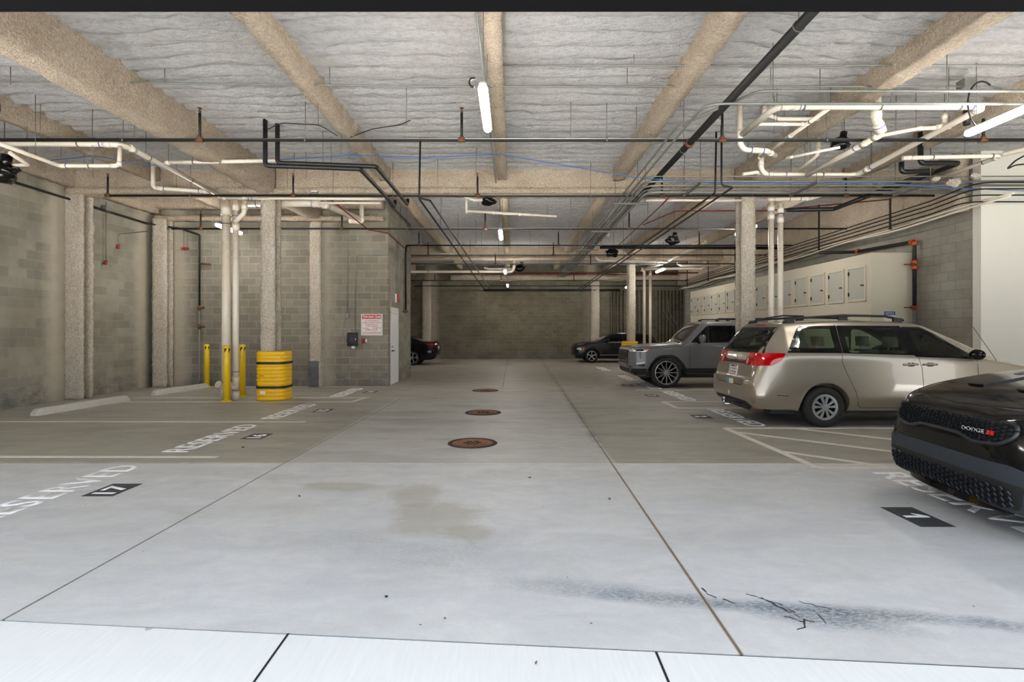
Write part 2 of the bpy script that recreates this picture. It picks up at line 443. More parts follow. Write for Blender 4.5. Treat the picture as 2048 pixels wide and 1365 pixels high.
def rough_box(bm, a, b, step, amp=0.02, fr=7.0, seed=0.0):
    """box whose faces are gridded and lumpy"""
    (x0, y0, z0), (x1, y1, z1) = a, b
    tmp = bmesh.new(); add_box(tmp, a, b)
    for ax, lo, hi in ((0, x0, x1), (1, y0, y1), (2, z0, z1)):
        n = max(1, int(round((hi-lo)/step)))
        for k in range(1, n):
            c = [0, 0, 0]; c[ax] = lo+(hi-lo)*k/n
            nn = [0, 0, 0]; nn[ax] = 1
            bmesh.ops.bisect_plane(tmp, geom=tmp.verts[:]+tmp.edges[:]+tmp.faces[:], plane_co=c, plane_no=nn)
    tmp.normal_update()
    for v in tmp.verts:
        p = v.co+Vector((seed, seed*2, 0))
        d = Vector((noise.noise(p*fr), noise.noise(p*fr+Vector((31, 0, 0))), noise.noise(p*fr+Vector((0, 57, 0)))))
        d += 0.6*Vector((noise.noise(p*fr*2.7), noise.noise(p*fr*2.7+Vector((31, 0, 0))), noise.noise(p*fr*2.7+Vector((0, 57, 0)))))
        v.co += d*amp + v.normal*noise.noise(p*fr*1.7)*amp
        v.co.z = max(v.co.z, z0 if z0 < 0.01 else v.co.z)
    me = bpy.data.meshes.new('t'); tmp.to_mesh(me); tmp.free()
    bm.from_mesh(me); bpy.data.meshes.remove(me)
def beam(name, a, b, step=0.12, amp=0.02, m='spray'):
    bm = bmesh.new(); rough_box(bm, a, b, step, amp, seed=a[0])
    for f in bm.faces: f.smooth = True
    o = obj(name, bm, M[m]); return struct(o)

# joists running away from the opening
YG1, YG2 = 12.25, 23.7
for nm, x0, x1, zb in (('a', -8.15, -7.93, 4.92), ('b', -5.72, -5.34, 4.66), ('c', -2.99, -2.76, 4.95), ('d', -0.33, -0.13, 4.96),
                       ('e', 2.27, 2.52, 4.95), ('f', 5.0, 5.3, 4.93), ('g', 7.45, 7.7, 4.93)):
    beam('ceiling_beam', (x0, 2.5, zb), (x1, YG1+0.05, ZC+0.08), 0.10)
    beam('ceiling_beam', (x0, YG1+0.3, zb), (x1, 30.2, ZC+0.08), 0.22)
# girders across: web and bottom flange
for yg, st in ((YG1, 0.09), (YG2, 0.2)):
    bm = bmesh.new()
    rough_box(bm, (-10.05, yg+0.06, 4.72), (9.45, yg+0.30, ZC+0.08), st, 0.014, seed=3)
    rough_box(bm, (-10.05, yg-0.03, 4.64), (9.45, yg+0.38, 4.78), st, 0.014, seed=8)
    for f in bm.faces: f.smooth = True
    struct(obj('ceiling_girder', bm, M['spray']))
beam('ceiling_beam', (-10.0, YW-0.38, 4.95), (-3.6, YW-0.05, ZC+0.05), 0.12)
beam('ceiling_beam', (-9.9, YW-0.30, 4.62), (-3.6, YW-0.02, 4.74), 0.12)
beam('ceiling_beam', (-3.4, YF-0.42, 4.35), (9.4, YF-0.05, 4.62), 0.2)
beam('ceiling_beam', (XL+0.02, 2.9, 4.82), (XL+0.24, YW-0.1, ZC+0.06), 0.12)
beam('ceiling_beam', (XR-0.34, 11.3, 4.05), (XR-0.03, YF-0.1, ZC+0.06), 0.16)

# walls
def wall(name, a, b, m): return struct(box(name, a, b, M[m]))
wall('wall_left', (XL-0.25, 1.9, 0), (XL, YW+0.2, 5.4), 'cmu_y')
wall('wall_back_left', (XL, YW, 0), (-3.50, YW+0.2, 5.4), 'cmu_x')
wall('wall_room_side', (-3.70, YW+0.2, 0), (-3.50, 18.55, 5.4), 'cmu_y')
wall('wall_room_back', (-10.1, 18.55, 0), (-3.50, 18.75, 5.4), 'cmu_x')
wall('wall_left_rear', (XL-0.25, 18.75, 0), (XL, YF, 5.4), 'cmu_y')
wall('wall_far', (XL-0.25, YF, 0), (XR+0.3, YF+0.2, 5.4), 'cmu_far')
wall('wall_right', (XR, 11.25, 0), (XR+0.2, YF, 5.4), 'cmu_right')
wall('wall_right_return', (XR, 11.05, 0), (13.3, 11.25, 5.4), 'white_paint')
wall('wall_right_front', (13.3, 1.9, 0), (13.5, 11.25, 5.4), 'white_paint')
# facade around the wide vehicle opening, dark lintel across it
bm = bmesh.new()
add_box(bm, (-16, 2.3, 5.5), (18, 2.62, 7.2))
add_box(bm, (-16, 2.3, 0), (-9.2, 2.62, 5.5)); add_box(bm, (12.4, 2.3, 0), (18, 2.62, 5.5))
struct(obj('wall_front', bm, M['cmu_x']))
bm = bmesh.new()
add_box(bm, (-9.3, 2.3, 3.17), (12.5, 2.75, 3.75)); add_box(bm, (-9.3, 2.4, 3.7), (12.5, 2.6, 5.6))
struct(obj('trim_lintel', bm, M['header']))

# floor and outside apron
def flat(name, poly, z, m, th=None):
    bm = bmesh.new()
    if th: prism(bm, poly, z-th, z)
    else: bm.faces.new([bm.verts.new((p[0], p[1], z)) for p in poly])
    return obj(name, bm, M[m] if isinstance(m, str) else m)
def jy(x): return 2.755-0.0775*(x)         # slanted expansion joint between floor and apron
ja = fl(0, 1240); jb = fl(2048, 1337)
def jy(x): return ja.y+(x-ja.x)*(jb.y-ja.y)/(jb.x-ja.x)
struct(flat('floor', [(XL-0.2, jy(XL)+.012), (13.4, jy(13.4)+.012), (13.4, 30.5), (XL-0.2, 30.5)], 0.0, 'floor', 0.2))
struct(flat('trim_expansion_joint', [(XL-8, jy(XL-8)-.012), (20, jy(20)-.012), (20, jy(20)+.012), (XL-8, jy(XL-8)+.012)], -0.006, 'black', 0.1))
struct(flat('driveway_apron', [(-18, -22), (20, -22), (20, jy(20)-.012), (-18, jy(-18)-.012)], 0.0, 'apron', 0.2))
# tooled joints in the apron
for (u1, v1, u2, v2) in ((577, 1268, 508, 1365), (1312, 1305, 1337, 1365)):
    p, q = fl(u1, v1), fl(u2, v2); d = (q-p).normalized(); q = p+d*6; s = Vector((-d.y, d.x, 0))*0.006
    struct(flat('trim_apron_joint', [tuple((p+s)[:2]), tuple((q+s)[:2]), tuple((q-s)[:2]), tuple((p-s)[:2])], 0.0015, 'black'))

# H-section columns with sprayed fireproofing
def column(x, y, label, w=0.31, dep=0.36, top=4.66, patch=False, step=0.07):
    t = thing('steel_column', label, 'column', (x, y, 0))
    bm = bmesh.new()
    for k, (a, b) in enumerate((((-w/2, 0, 0), (w/2, 0.085, top)), ((-w/2, dep-0.085, 0), (w/2, dep, top)), ((-0.05, 0.06, 0), (0.05, dep-0.06, top)))):
        rough_box(bm, a, b, step, 0.016, 11.0, seed=x+k)
    for f in bm.faces: f.smooth = True
    obj('sprayed_shaft', bm, M['column_spray'], t)
    if patch:
        bm = bmesh.new(); rough_box(bm, (-w/2-0.02, -0.03, 0), (w/2-0.05, 0.03, 0.72), 0.06, 0.014, 9.0, 4.0)
        for f in bm.faces: f.smooth = True
        o = obj('repair_patch', bm, M['dark_spray'], t); o['label'] = 'blue grey trowelled patch at the foot of the column'
    return t
XCL, XCR = -5.53, 5.33
column(XCL, 12.3, 'sprayed steel column rising from the ribbed yellow guard with black straps')
column(XCR, 12.3, 'sprayed steel column directly behind the gold minivan rear')
column(-9.93, 12.3, 'sprayed steel column against the left block wall, nearest on that wall', 0.40)
column(-9.70, 14.95, 'sprayed steel column in the rear left corner of the block walls', 0.38, 0.34)
column(-5.48, 15.13, 'sprayed wall column with blue grey patch at its foot', 0.30, 0.28, 4.6, True)
column(5.17, 23.6, 'distant sprayed column standing behind the grey off-roader bonnet', step=0.12)
column(-4.72, 29.9, 'distant sprayed column against the far wall, left of the black sedan tail', 0.45, 0.3, 4.3, step=0.14)
column(4.55, 29.9, 'distant sprayed column against the far wall above the dark hatchback', 0.45, 0.3, 4.3, step=0.14)

# ================================================================ lamps
lens_m = NT('lit_lamp_lens'); lens_m.b.inputs['Emission Color'].default_value = (1, 0.955, 0.89, 1); lens_m.b.inputs['Emission Strength'].default_value = 78.0
M['lens'] = lens_m.out((0.9, 0.9, 0.9, 1), 0.4)
M['housing'] = plain('grey_lamp_housing', rgb(176, 178, 176), 0.5)
def make_light():
    t = thing('ceiling_light', 'x', 'light', (0, 0, 0), 0, None)
    L = 0.62
    bm = bmesh.new(); add_box(bm, (-0.036, -L, 0.045), (0.036, L, 0.085))
    bmesh.ops.bevel(bm, geom=bm.edges[:], offset=0.012, segments=2, affect='EDGES')
    obj('lamp_housing', bm, M['housing'], t)
    bm = bmesh.new()
    n = 10
    rows = []
    for k, y in enumerate((-L+0.0, -L+0.03, -L+0.07, L-0.07, L-0.03, L)):
        s = (0.55, 0.85, 1, 1, 0.85, 0.55)[k]
        rows.append([bm.verts.new((0.052*math.cos(a)*s, y, 0.030-0.050*math.sin(a)*s)) for a in [-0.75+(PI+1.5)*i/n for i in range(n+1)]])
    for a, b in zip(rows, rows[1:]):
        for i in range(n): bm.faces.new((a[i], a[i+1], b[i+1], b[i]))
    bm.faces.new(rows[0]); bm.faces.new(rows[-1][::-1])
    obj('lamp_lens', bm, M['lens'], t, smooth=True)
    for s in (-1, 1):
        tube('hanger_wire', [(0, s*0.45, 0.08), (0, s*0.45, 1.25)], 0.004, M['rod'], t, 6)
    return t
LT = make_light()
lamps = [(-0.31, 6.25, 4.06, 'brightest lit lamp under the middle beam nearest the opening'),
         (-0.31, 14.4, 4.06, 'lit lamp in the middle aisle, second from the opening'),
         (-0.31, 23.0, 4.02, 'lit lamp in the middle aisle, third from the opening'),
         (-0.25, 28.0, 3.85, 'smallest lit lamp in the middle aisle, nearest the far wall'),
         (-7.22, 13.9, 4.12, 'lit lamp behind the two cream drain risers at left'),
         (6.30, 6.95, 4.26, 'large lit lamp at the upper right, level with the cream pipes'),
         (6.20, 14.5, 4.20, 'lit lamp mostly hidden behind the column by the minivan'),
         (6.10, 22.5, 4.02, 'lit lamp right of the distant cream risers'),
         (5.95, 28.0, 3.80, 'lit lamp just left of the distant freestanding column'),
         (-7.3, 6.0, 4.2, 'unseen lit lamp over the left stalls beyond the edge of view'),  # unseen lamp outside the frame, kept for the light it throws in
         (-7.22, 24.0, 4.1, 'unseen lit lamp above the black sedan behind the plant room')]  # unseen lamp put in to light the bay behind the plant room
for i, (x, y, z, lb) in enumerate(lamps):
    if i == 0: LT.location = (x, y, z); LT['label'] = lb
    else: dup(LT, (x, y, z), 0, lb)
    if i in (6,):
        pass

# ================================================================ world
w = bpy.data.worlds.new('world'); sc.world = w; w.use_nodes = True
nt = w.node_tree; bg = nt.nodes['Background']
bg.inputs[0].default_value = (0.84, 0.91, 1.0, 1); bg.inputs[1].default_value = 1.95
# sun high behind the building: the facade shades the apron, the yard beyond lies in sunlight
sd = bpy.data.lights.new('sun', 'SUN'); sd.energy = 42.0; sd.angle = 0.01; sd.color = (1, 0.95, 0.87)
so = bpy.data.objects.new('sun', sd); C.objects.link(so); so.location = (0, 20, 30)
so.rotation_euler = (-math.radians(90-73), 0, 0)
vs_ = sc.view_settings
vs_.view_transform = 'Standard'; vs_.look = 'None'; vs_.gamma = 1.0; vs_.exposure = 0.4
try: vs_.use_curve_mapping = False
except Exception: pass
sc.cycles.max_bounces = 8; sc.cycles.diffuse_bounces = 5; sc.cycles.glossy_bounces = 4; sc.cycles.transparent_max_bounces = 12
sc.cycles.use_denoising = True
sc.cycles.sample_clamp_indirect = 6.0
# ================================================================ text
def text_mesh(s, w, h, depth=0.0, bold=0.0, flipn=False, align='CENTER'):
    cu = bpy.data.curves.new('txt', 'FONT'); cu.body = s; cu.size = 1.0; cu.offset = bold
    cu.resolution_u = 3; cu.space_character = 1.02
    to = bpy.data.objects.new('txt', cu); C.objects.link(to)
    dg = bpy.context.evaluated_depsgraph_get(); dg.update()
    me = bpy.data.meshes.new_from_object(to.evaluated_get(dg))
    bpy.data.objects.remove(to); bpy.data.curves.remove(cu)
    bm = bmesh.new(); bm.from_mesh(me); bpy.data.meshes.remove(me)
    xs = [v.co.x for v in bm.verts]; ys = [v.co.y for v in bm.verts]
    x0, x1, y0, y1 = min(xs), max(xs), min(ys), max(ys)
    for v in bm.verts:
        v.co.x = ((v.co.x-x0)/(x1-x0)-0.5)*w; v.co.y = ((v.co.y-y0)/(y1-y0)-0.5)*h; v.co.z = 0
    if depth:
        r = bmesh.ops.extrude_face_region(bm, geom=bm.faces[:])
        for v in [e for e in r['geom'] if isinstance(e, bmesh.types.BMVert)]: v.co.z += depth
    bmesh.ops.recalc_face_normals(bm, faces=bm.faces)
    return bm
def text_obj(name, s, w, h, mat, loc, rot, parent=None, depth=0.001, bold=0.0):
    o = obj(name, text_mesh(s, w, h, depth, bold), mat, parent, recalc=False)
    o.location = loc; o.rotation_euler = rot
    return o

# ================================================================ floor markings
def floor_poly(name, pts, m, label, cat, z=0.0022, group=None):
    bm = bmesh.new(); prism(bm, pts, 0.0002, z)
    o = obj(name, bm, M[m]); return tag(o, label, cat, group)
def strip(p, q, w):
    p = Vector((p[0], p[1])); q = Vector((q[0], q[1])); d = (q-p).normalized(); n = Vector((-d.y, d.x))*w/2
    return [tuple(p+n), tuple(p-n), tuple(q-n), tuple(q+n)]
W = 0.10
def pline(name, segs, label, cat='floor line'):
    bm = bmesh.new()
    for k, (p, q) in enumerate(segs): prism(bm, strip(p, q, W), 0.0002, 0.0020+0.0002*k)
    return tag(obj(name, bm, M['line']), label, cat)
def FP(u, v): p = fl(u, v); return (p.x, p.y)
pline('stall_line', [((-9.9, 6.76), (-3.64, 6.72))], 'painted stall line at far left, between stall 17 and stall 16')
pline('stall_line', [((-9.9, 9.36), (-3.54, 9.32))], 'painted stall line at left, between stall 16 and stall 15')
pline('stall_line', [((-8.75, 11.93), (-3.51, 11.93)), ((-8.8, 12.68), (-3.32, 12.68)), ((-3.51, 11.93), (-3.42, 12.68))], 'painted double stall line around the ribbed yellow column guard')
pline('stall_line', [((-9.6, 15.18), (-3.5, 15.18))], 'thin painted line at the foot of the rear left block wall')
pline('stall_line', [((-9.9, 21.5), (-3.35, 21.5))], 'distant painted stall line beside the black sedan tail')
pline('stall_line', [((3.47, 6.2), (9.3, 6.2)), ((3.47, 6.2), (3.41, 8.72)), ((3.41, 8.72), (9.3, 8.72)), ((3.47, 8.36), (5.0, 6.95)), ((3.45, 7.06), (4.30, 6.24)), ((4.5, 8.72), (6.1, 7.2))],
      'hatched white access aisle painted between the minivan and the black car', 'hatched floor marking')
pline('stall_line', [((3.31, 12.0), (9.3, 12.0)), ((3.31, 12.0), (3.31, 11.0)), ((3.31, 11.0), (9.3, 11.0))], 'painted double stall line beyond the gold minivan, around the right column')
pline('stall_line', [((3.24, 14.3), (9.3, 14.3))], 'painted stall line in front of the grey off-roader wheel')
pline('stall_line', [((3.2, 21.0), (9.0, 21.0))], 'distant painted stall line beside the grey off-roader front')
pline('stall_line', [((3.1, 23.6), (9.0, 23.6))], 'distant painted stall line by the dark hatchback')
rl, rr = (0, 0, PI/2), (0, 0, -PI/2)
def reserved(side, x, y0, y1, label, h=0.34):
    o = text_obj('stencil_word', 'RESERVED', y1-y0, h, M['letter'], (x, (y0+y1)/2, 0.0006), rl if side < 0 else rr, None, 0.0016, 0.016)
    tag(o, label, 'floor lettering')
def patch(side, x, y, num, label, w=0.30, l=0.42):
    t = thing('stall_number', label, 'stall number', (x, y, 0), 0)
    bm = bmesh.new(); prism(bm, [(-w/2, -l/2), (w/2, -l/2), (w/2, l/2), (-w/2, l/2)], 0.0003, 0.0020)
    obj('black_square', bm, M['patch'], t)
    if num == '1':
        bm = bmesh.new(); prism(bm, [(-.02, -w*.36), (.025, -w*.36), (.025, w*.36), (-.01, w*.36), (-.075, w*.10), (-.075, w*.02), (-.02, w*.12)], 0, .0014)
        o = obj('digits', bm, M['letter'], t); o.location = (0, 0, .0021); o.rotation_euler = rr; return
    o = text_obj('digits', num, (l*0.66 if len(num) > 1 else l*(0.20 if num == '1' else 0.36)), w*0.72, M['letter'], (0, 0, 0.0021), rl if side < 0 else rr, t, 0.0014, 0.03)
reserved(-1, -4.43, 4.36, 6.32, 'stencilled word RESERVED at far left, cut by the edge beside number 17')
patch(-1, -3.915, 5.34, '17', 'black square reading 17, largest painted number at left')
reserved(-1, -4.35, 7.0, 9.05, 'stencilled word RESERVED of stall 16')
patch(-1, -3.77, 8.05, '16', 'black square reading 16 painted before the middle left stall')
reserved(-1, -4.30, 9.65, 11.62, 'stencilled word RESERVED of stall 15 before the yellow guard')
patch(-1, -3.70, 10.65, '15', 'black square reading 15 painted in line with the yellow guard')
reserved(-1, -4.18, 12.9, 14.8, 'stencilled word RESERVED of stall 14 nearest the tow away sign')
patch(-1, -3.62, 13.9, '14', 'black square with number 14 painted before the white side door')
reserved(1, 4.12, 3.75, 6.0, 'stencilled word RESERVED under the nose of the black car')
patch(1, 3.385, 4.57, '1', 'large black square with number 1 painted on the near right floor', 0.28, 0.48)
reserved(1, 4.03, 8.9, 10.85, 'stencilled word RESERVED behind the gold minivan')
patch(1, 3.43, 9.9, '2', 'black square with number 2 painted behind the minivan bumper')
reserved(1, 3.98, 12.15, 14.05, 'stencilled word RESERVED between minivan and grey off-roader')
patch(1, 3.35, 13.1, '3', 'black square with number 3 painted left of the off-roader wheel')
reserved(1, 3.88, 14.6, 16.6, 'stencilled word RESERVED under the off-roader front wheel')
patch(1, 3.30, 15.6, '4', 'black square with number 4 painted by the off-roader front bumper')
reserved(1, 3.8, 17.0, 19.0, 'faint distant stencilled word RESERVED in front of the yellow far guard')
reserved(1, 3.7, 21.2, 23.3, 'farthest faint stencilled word RESERVED by the dark hatchback')

# manhole covers
M['manhole'] = m_spray('rusty_cast_iron', rgb(152, 110, 82), rgb(120, 82, 60), 30, 0.3)
M['manhole_dark'] = m_spray('dark_rusty_iron', rgb(72, 52, 44), rgb(54, 42, 38), 30, 0.3)
def manhole():
    t = thing('manhole_cover', '', 'manhole cover', (0, 0, 0))
    bm = bmesh.new(); add_lathe(bm, [(0.285, 0.003), (0.285, 0.009), (0.335, 0.009), (0.345, 0.001)], 48); obj('outer_ring', bm, M['manhole_dark'], t, recalc=True)
    bm = bmesh.new(); add_lathe(bm, [(0.0, 0.006), (0.28, 0.006), (0.284, 0.001)], 48)
    for r0 in (0.245, 0.15):
        add_lathe(bm, [(r0-0.018, 0.005), (r0-0.014, 0.010), (r0+0.014, 0.010), (r0+0.018, 0.005)], 40)
    for k in range(20):
        a = 2*PI*k/20; add_lathe(bm, [(0.018, 0.005), (0.014, 0.010), (0.0, 0.010)], 8, (0.197*math.cos(a), 0.197*math.sin(a), 0))
    obj('lid', bm, M['manhole'], t)
    bm = bmesh.new()
    for k in range(6):
        a = 2*PI*k/6; add_lathe(bm, [(0.042, 0.0065), (0.036, 0.0105), (0.0, 0.0105)], 12, (0.09*math.cos(a), 0.09*math.sin(a), 0))
    add_lathe(bm, [(0.03, 0.0065), (0.0, 0.011)], 12)
    obj('centre_rosette', bm, M['manhole_dark'], t)
    return t
mh = manhole(); mh.location = (-0.555, 7.56, 0); mh['label'] = 'largest rusty manhole cover, nearest in the aisle'
dup(mh, (-0.56, 10.37, 0), 0.5, 'middle rusty manhole cover in the aisle'); dup(mh, (-0.71, 14.2, 0), 1.1, 'farthest rusty manhole cover, a thin ellipse in the aisle')
def cleanout(x, y, r, label):
    bm = bmesh.new(); add_lathe(bm, [(r, 0.001), (r*0.94, 0.006), (r*0.75, 0.006), (r*0.72, 0.003), (r*0.3, 0.003), (r*0.25, 0.007), (0.0, 0.007)], 24)
    tag(obj('floor_cleanout_cap', bm, M['manhole_dark']), label, 'floor cap')
cleanout(-2.56, 10.4, 0.10, 'small round floor cap beside the left joint line')
cleanout(1.28, 9.86, 0.06, 'smallest round floor cap beside the right joint line')
cleanout(1.98, 10.2, 0.10, 'small round floor cap right of the right joint line')

# leaves and grit lying about the slab
M['leaf'] = plain('dry_leaf', rgb(120, 84, 48), 0.8)
def debris(u, v, s, m, label, cat='leaf'):
    p = fl(u, v); bm = bmesh.new(); n = 9
    ring = []
    for k in range(n):
        a = 2*PI*k/n; r = s*(0.6+0.5*random.random())*(1.0 if k % 3 else 0.6)
        ring.append(bm.verts.new((r*math.cos(a), r*0.6*math.sin(a), 0.004+0.010*random.random())))
    c = bm.verts.new((0, 0, 0.012)); d = bm.verts.new((0, 0, 0.001))
    for k in range(n):
        bm.faces.new((c, ring[k], ring[(k+1) % n])); bm.faces.new((d, ring[(k+1) % n], ring[k]))
    o = obj('dry_leaf' if cat == 'leaf' else 'rubber_crumb', bm, M[m]); o.location = (p.x, p.y, 0); o.rotation_euler = (0, 0, random.random()*6)
    tag(o, label, cat)
debris(773, 1196, 0.016, 'black', 'black crumb lying on the pale slab below the stains', 'debris')
debris(599, 994, 0.02, 'black', 'black crumb lying on the slab left of the stains', 'debris')
debris(1060, 957, 0.022, 'black', 'dark crumb lying on the slab right of the nearest manhole', 'debris')
debris(1219, 1000, 0.022, 'leaf', 'brown leaf scrap lying beside the right joint line')
debris(1072, 1330, 0.014, 'leaf', 'curled brown leaf on the apron at bottom centre')
debris(890, 1240, 0.008, 'leaf', 'tiny tan leaf scrap just above the black expansion joint')
debris(486, 896, 0.03, 'black', 'dark crumb lying beside number 16', 'debris')

# black scratch marks on the slab
def scuff(lists, w, m, label):
    bm = bmesh.new()
    for pts in lists:
        q = []
        for (u1, v1), (u2, v2) in zip(pts, pts[1:]):
            n = max(2, int(math.hypot(u2-u1, v2-v1)/9))
            for k in range(n): q.append(fl(u1+(u2-u1)*k/n+random.uniform(-2, 2), v1+(v2-v1)*k/n+random.uniform(-1.2, 1.2)))
        q.append(fl(*pts[-1]))
        for a, b in zip(q, q[1:]):
            if random.random() < 0.12: continue
            prism(bm, strip(a, b, w*random.uniform(.4, 1.3)), 0.0002, 0.0012)
    tag(obj('scuff_mark', bm, M[m]), label, 'floor mark')
scuff([[(1404, 1178), (1416, 1190), (1471, 1208)]], .010, 'patch', 'short black scratch just right of the right joint line')
scuff([[(1493, 1188), (1567, 1212), (1590, 1226)]], .008, 'patch', 'faint black scratch left of the hooked scratch')
scuff([[(1567, 1233), (1608, 1245)]], .010, 'patch', 'short black scratch touching the hooked scratch')
scuff([[(1597, 1204), (1690, 1226)]], .008, 'patch', 'long thin black scratch right of the hooked scratch')
scuff([[(1628, 1246), (1608, 1240), (1609, 1257), (1594, 1260)]], .009, 'patch', 'hooked black scratch shaped like a small bird')
scuff([[(1635, 1229), (1652, 1248)]], .006, 'patch', 'tiny black scratch above right of the hooked scratch')
scuff([[(1520, 1195), (1580, 1228)], [(1530, 1200), (1600, 1236)]], .007, 'patch', 'pair of slanting scratches above the hooked scratch')
# wheel stops
def wheel_stop(x, y, rz, label, L=1.95):
    bm = bmesh.new()
    prof = [(-0.085, 0.0), (-0.075, 0.07), (-0.05, 0.125), (0.05, 0.125), (0.075, 0.07), (0.085, 0.0)]
    rows = []
    for yy, s, hz in ((-L/2, .72, .55), (-L/2+0.07, 1, .93), (-L/2+0.12, 1, 1), (L/2-0.12, 1, 1), (L/2-0.07, 1, .93), (L/2, .72, .55)):
        rows.append([bm.verts.new((p[0]*s, yy, p[1]*hz)) for p in prof])
    for a, b in zip(rows, rows[1:]):
        for i in range(len(prof)-1): bm.faces.new((a[i], b[i], b[i+1], a[i+1]))
        bm.faces.new((a[0], a[-1], b[-1], b[0]))
    bm.faces.new(rows[0]); bm.faces.new(rows[-1][::-1])
    o = obj('wheel_stop', bm, M['stop'], angle=30); o.location = (x, y, 0.001); o.rotation_euler = (0, 0, rz)
    tag(o, label, 'wheel stop')
wheel_stop(-8.67, 11.95-0.9, -0.08, 'concrete wheel stop, nearer one, leading toward the left block wall', 2.2)
wheel_stop(-8.50, 14.05, -0.15, 'concrete wheel stop, farther one, ending by the short yellow bollard', 1.9)

# ================================================================ bollards
def bollard(x, y, h, r, label):
    t = thing('bollard', label, 'bollard', (x, y, 0))
    bm = bmesh.new(); add_lathe(bm, [(r, 0), (r, h-0.03), (r*0.85, h-0.008), (0.0, h)], 24); obj('post', bm, M['yellow_paint'], t)
    bm = bmesh.new()
    for a0, zz in ((-1.75, h-0.17), (-0.55, h-0.17)):
        pts = []
        for k in range(7):
            a = a0+0.12*k; pts.append((a, zz+0.10, zz+0.015*k))
        for p, q in zip(pts, pts[1:]):
            rr_ = r+0.0015
            vv = [bm.verts.new((rr_*math.cos(a), rr_*math.sin(a), z)) for a, z in ((p[0], p[2]), (q[0], q[2]), (q[0], q[1]), (p[0], p[1]))]
            bm.faces.new(vv)
    obj('arrow_decal', bm, M['black'], t)
    bm = bmesh.new(); add_lathe(bm, [(r+0.05, 0.001), (r+0.02, 0.02), (r, 0.03)], 24); obj('base_collar', bm, M['yellow_paint'], t)
bollard(-6.32, 12.05, 1.24, 0.072, 'yellow bollard standing in front of the two cream risers')
bollard(-6.42, 12.95, 1.24, 0.072, 'yellow bollard mostly hidden behind the thinner cream riser')
bollard(-8.36, 14.9, 1.20, 0.068, 'yellow bollard near the rear left block wall, farthest left')

# ribbed plastic column guard
def guard_mesh():
    bm = bmesh.new(); nz = 96; hw = 0.315; cr = 0.17; top = 1.10
    plan = []
    for cx, cy, a0 in ((1, 1, 0), (-1, 1, PI/2), (-1, -1, PI), (1, -1, 1.5*PI)):
        for k in range(9):
            a = a0+PI/2*k/8
            plan.append((cx*(hw-cr)+cr*math.cos(a), cy*(hw-cr)+cr*math.sin(a), math.cos(a), math.sin(a)))
    pl2 = []
    for i, p in enumerate(plan):
        pl2.append(p); q = plan[(i+1) % len(plan)]
        if abs(p[0]-q[0]) > 0.1 or abs(p[1]-q[1]) > 0.1:
            for w_ in (0.25, 0.5, 0.75): pl2.append(tuple(p[j]*(1-w_)+q[j]*w_ for j in range(4)))
    rows = []
    for k in range(nz+1):
        z = top*k/nz
        rib = 0.012*abs(math.sin(PI*z/0.083))
        if k in (0, nz): rib = -0.02
        row = []
        for (x, y, nx, ny) in pl2:
            rb = rib
            if nx > 0.9 and abs(y) < 0.06: rb = 0.022            # vertical seam flange
            row.append(bm.verts.new((x+nx*rb, y+ny*rb, z)))
        rows.append(row)
    n = len(pl2)
    for a, b in zip(rows, rows[1:]):
        for i in range(n): bm.faces.new((a[i], a[(i+1) % n], b[(i+1) % n], b[i])).smooth = True
    # top cap ring around the column
    inner = [bm.verts.new((x*0.70, y*0.70, top)) for (x, y, _, _) in pl2]
    for i in range(n): bm.faces.new((rows[-1][i], rows[-1][(i+1) % n], inner[(i+1) % n], inner[i]))
    low = [bm.verts.new((x*0.70, y*0.70, top-0.3)) for (x, y, _, _) in pl2]
    for i in range(n): bm.faces.new((inner[i], inner[(i+1) % n], low[(i+1) % n], low[i]))
    return bm, pl2
def guard(x, y, label):
    t = thing('column_guard', label, 'column protector', (x, y, 0))
    bm, pl = guard_mesh(); obj('guard_shell', bm, M['yellow_plastic'], t)
    for z in (0.84, 0.30):
        bm = bmesh.new(); n = len(pl)
        a = [bm.verts.new((p[0]+p[2]*0.024, p[1]+p[3]*0.024, z-0.028)) for p in pl]
        b = [bm.verts.new((p[0]+p[2]*0.024, p[1]+p[3]*0.024, z+0.028)) for p in pl]
        for i in range(n): bm.faces.new((a[i], a[(i+1) % n], b[(i+1) % n], b[i])).smooth = True
        obj('strap', bm, M['strap'], t)
    return t
g1 = guard(-5.42, 12.42, 'ribbed yellow plastic column guard with two black straps')
text_obj('maker_mark', 'Sentry', 0.10, 0.03, M['black'], (-0.14, -0.331, 0.56), (PI/2, 0, 0), g1, 0.003, 0.01)
box('paper_sticker', (-0.18, -0.334, 0.15), (-0.06, -0.326, 0.22), M['white'], g1)
g2 = guard(5.10, 23.75, 'distant ribbed yellow column guard behind the grey off-roader grille')

# ================================================================ pipes
def pipe(name, pts, r, m, label, cat='pipe', rad=0.0, group=None, seg=10, kids=()):
    o = tube(name, pts, r, M[m], None, seg, rad); tag(o, label, cat, group); return o
def hanger(par, x, y, z0, z1=5.25, r=0.005, ring=0.0):
    tube('hanger_rod', [(x, y, z0), (x, y, z1)], r, M['rod'], par, 5)
    if ring:
        bm = bmesh.new(); add_lathe(bm, [(ring+0.001, -0.012), (ring+0.006, -0.012), (ring+0.006, 0.012), (ring+0.001, 0.012), (ring+0.001, -0.012)], 14, (0, 0, 0), 'X')
        o = obj('pipe_clamp', bm, M['clamp'], par); o.location = (x, y, z0); return o
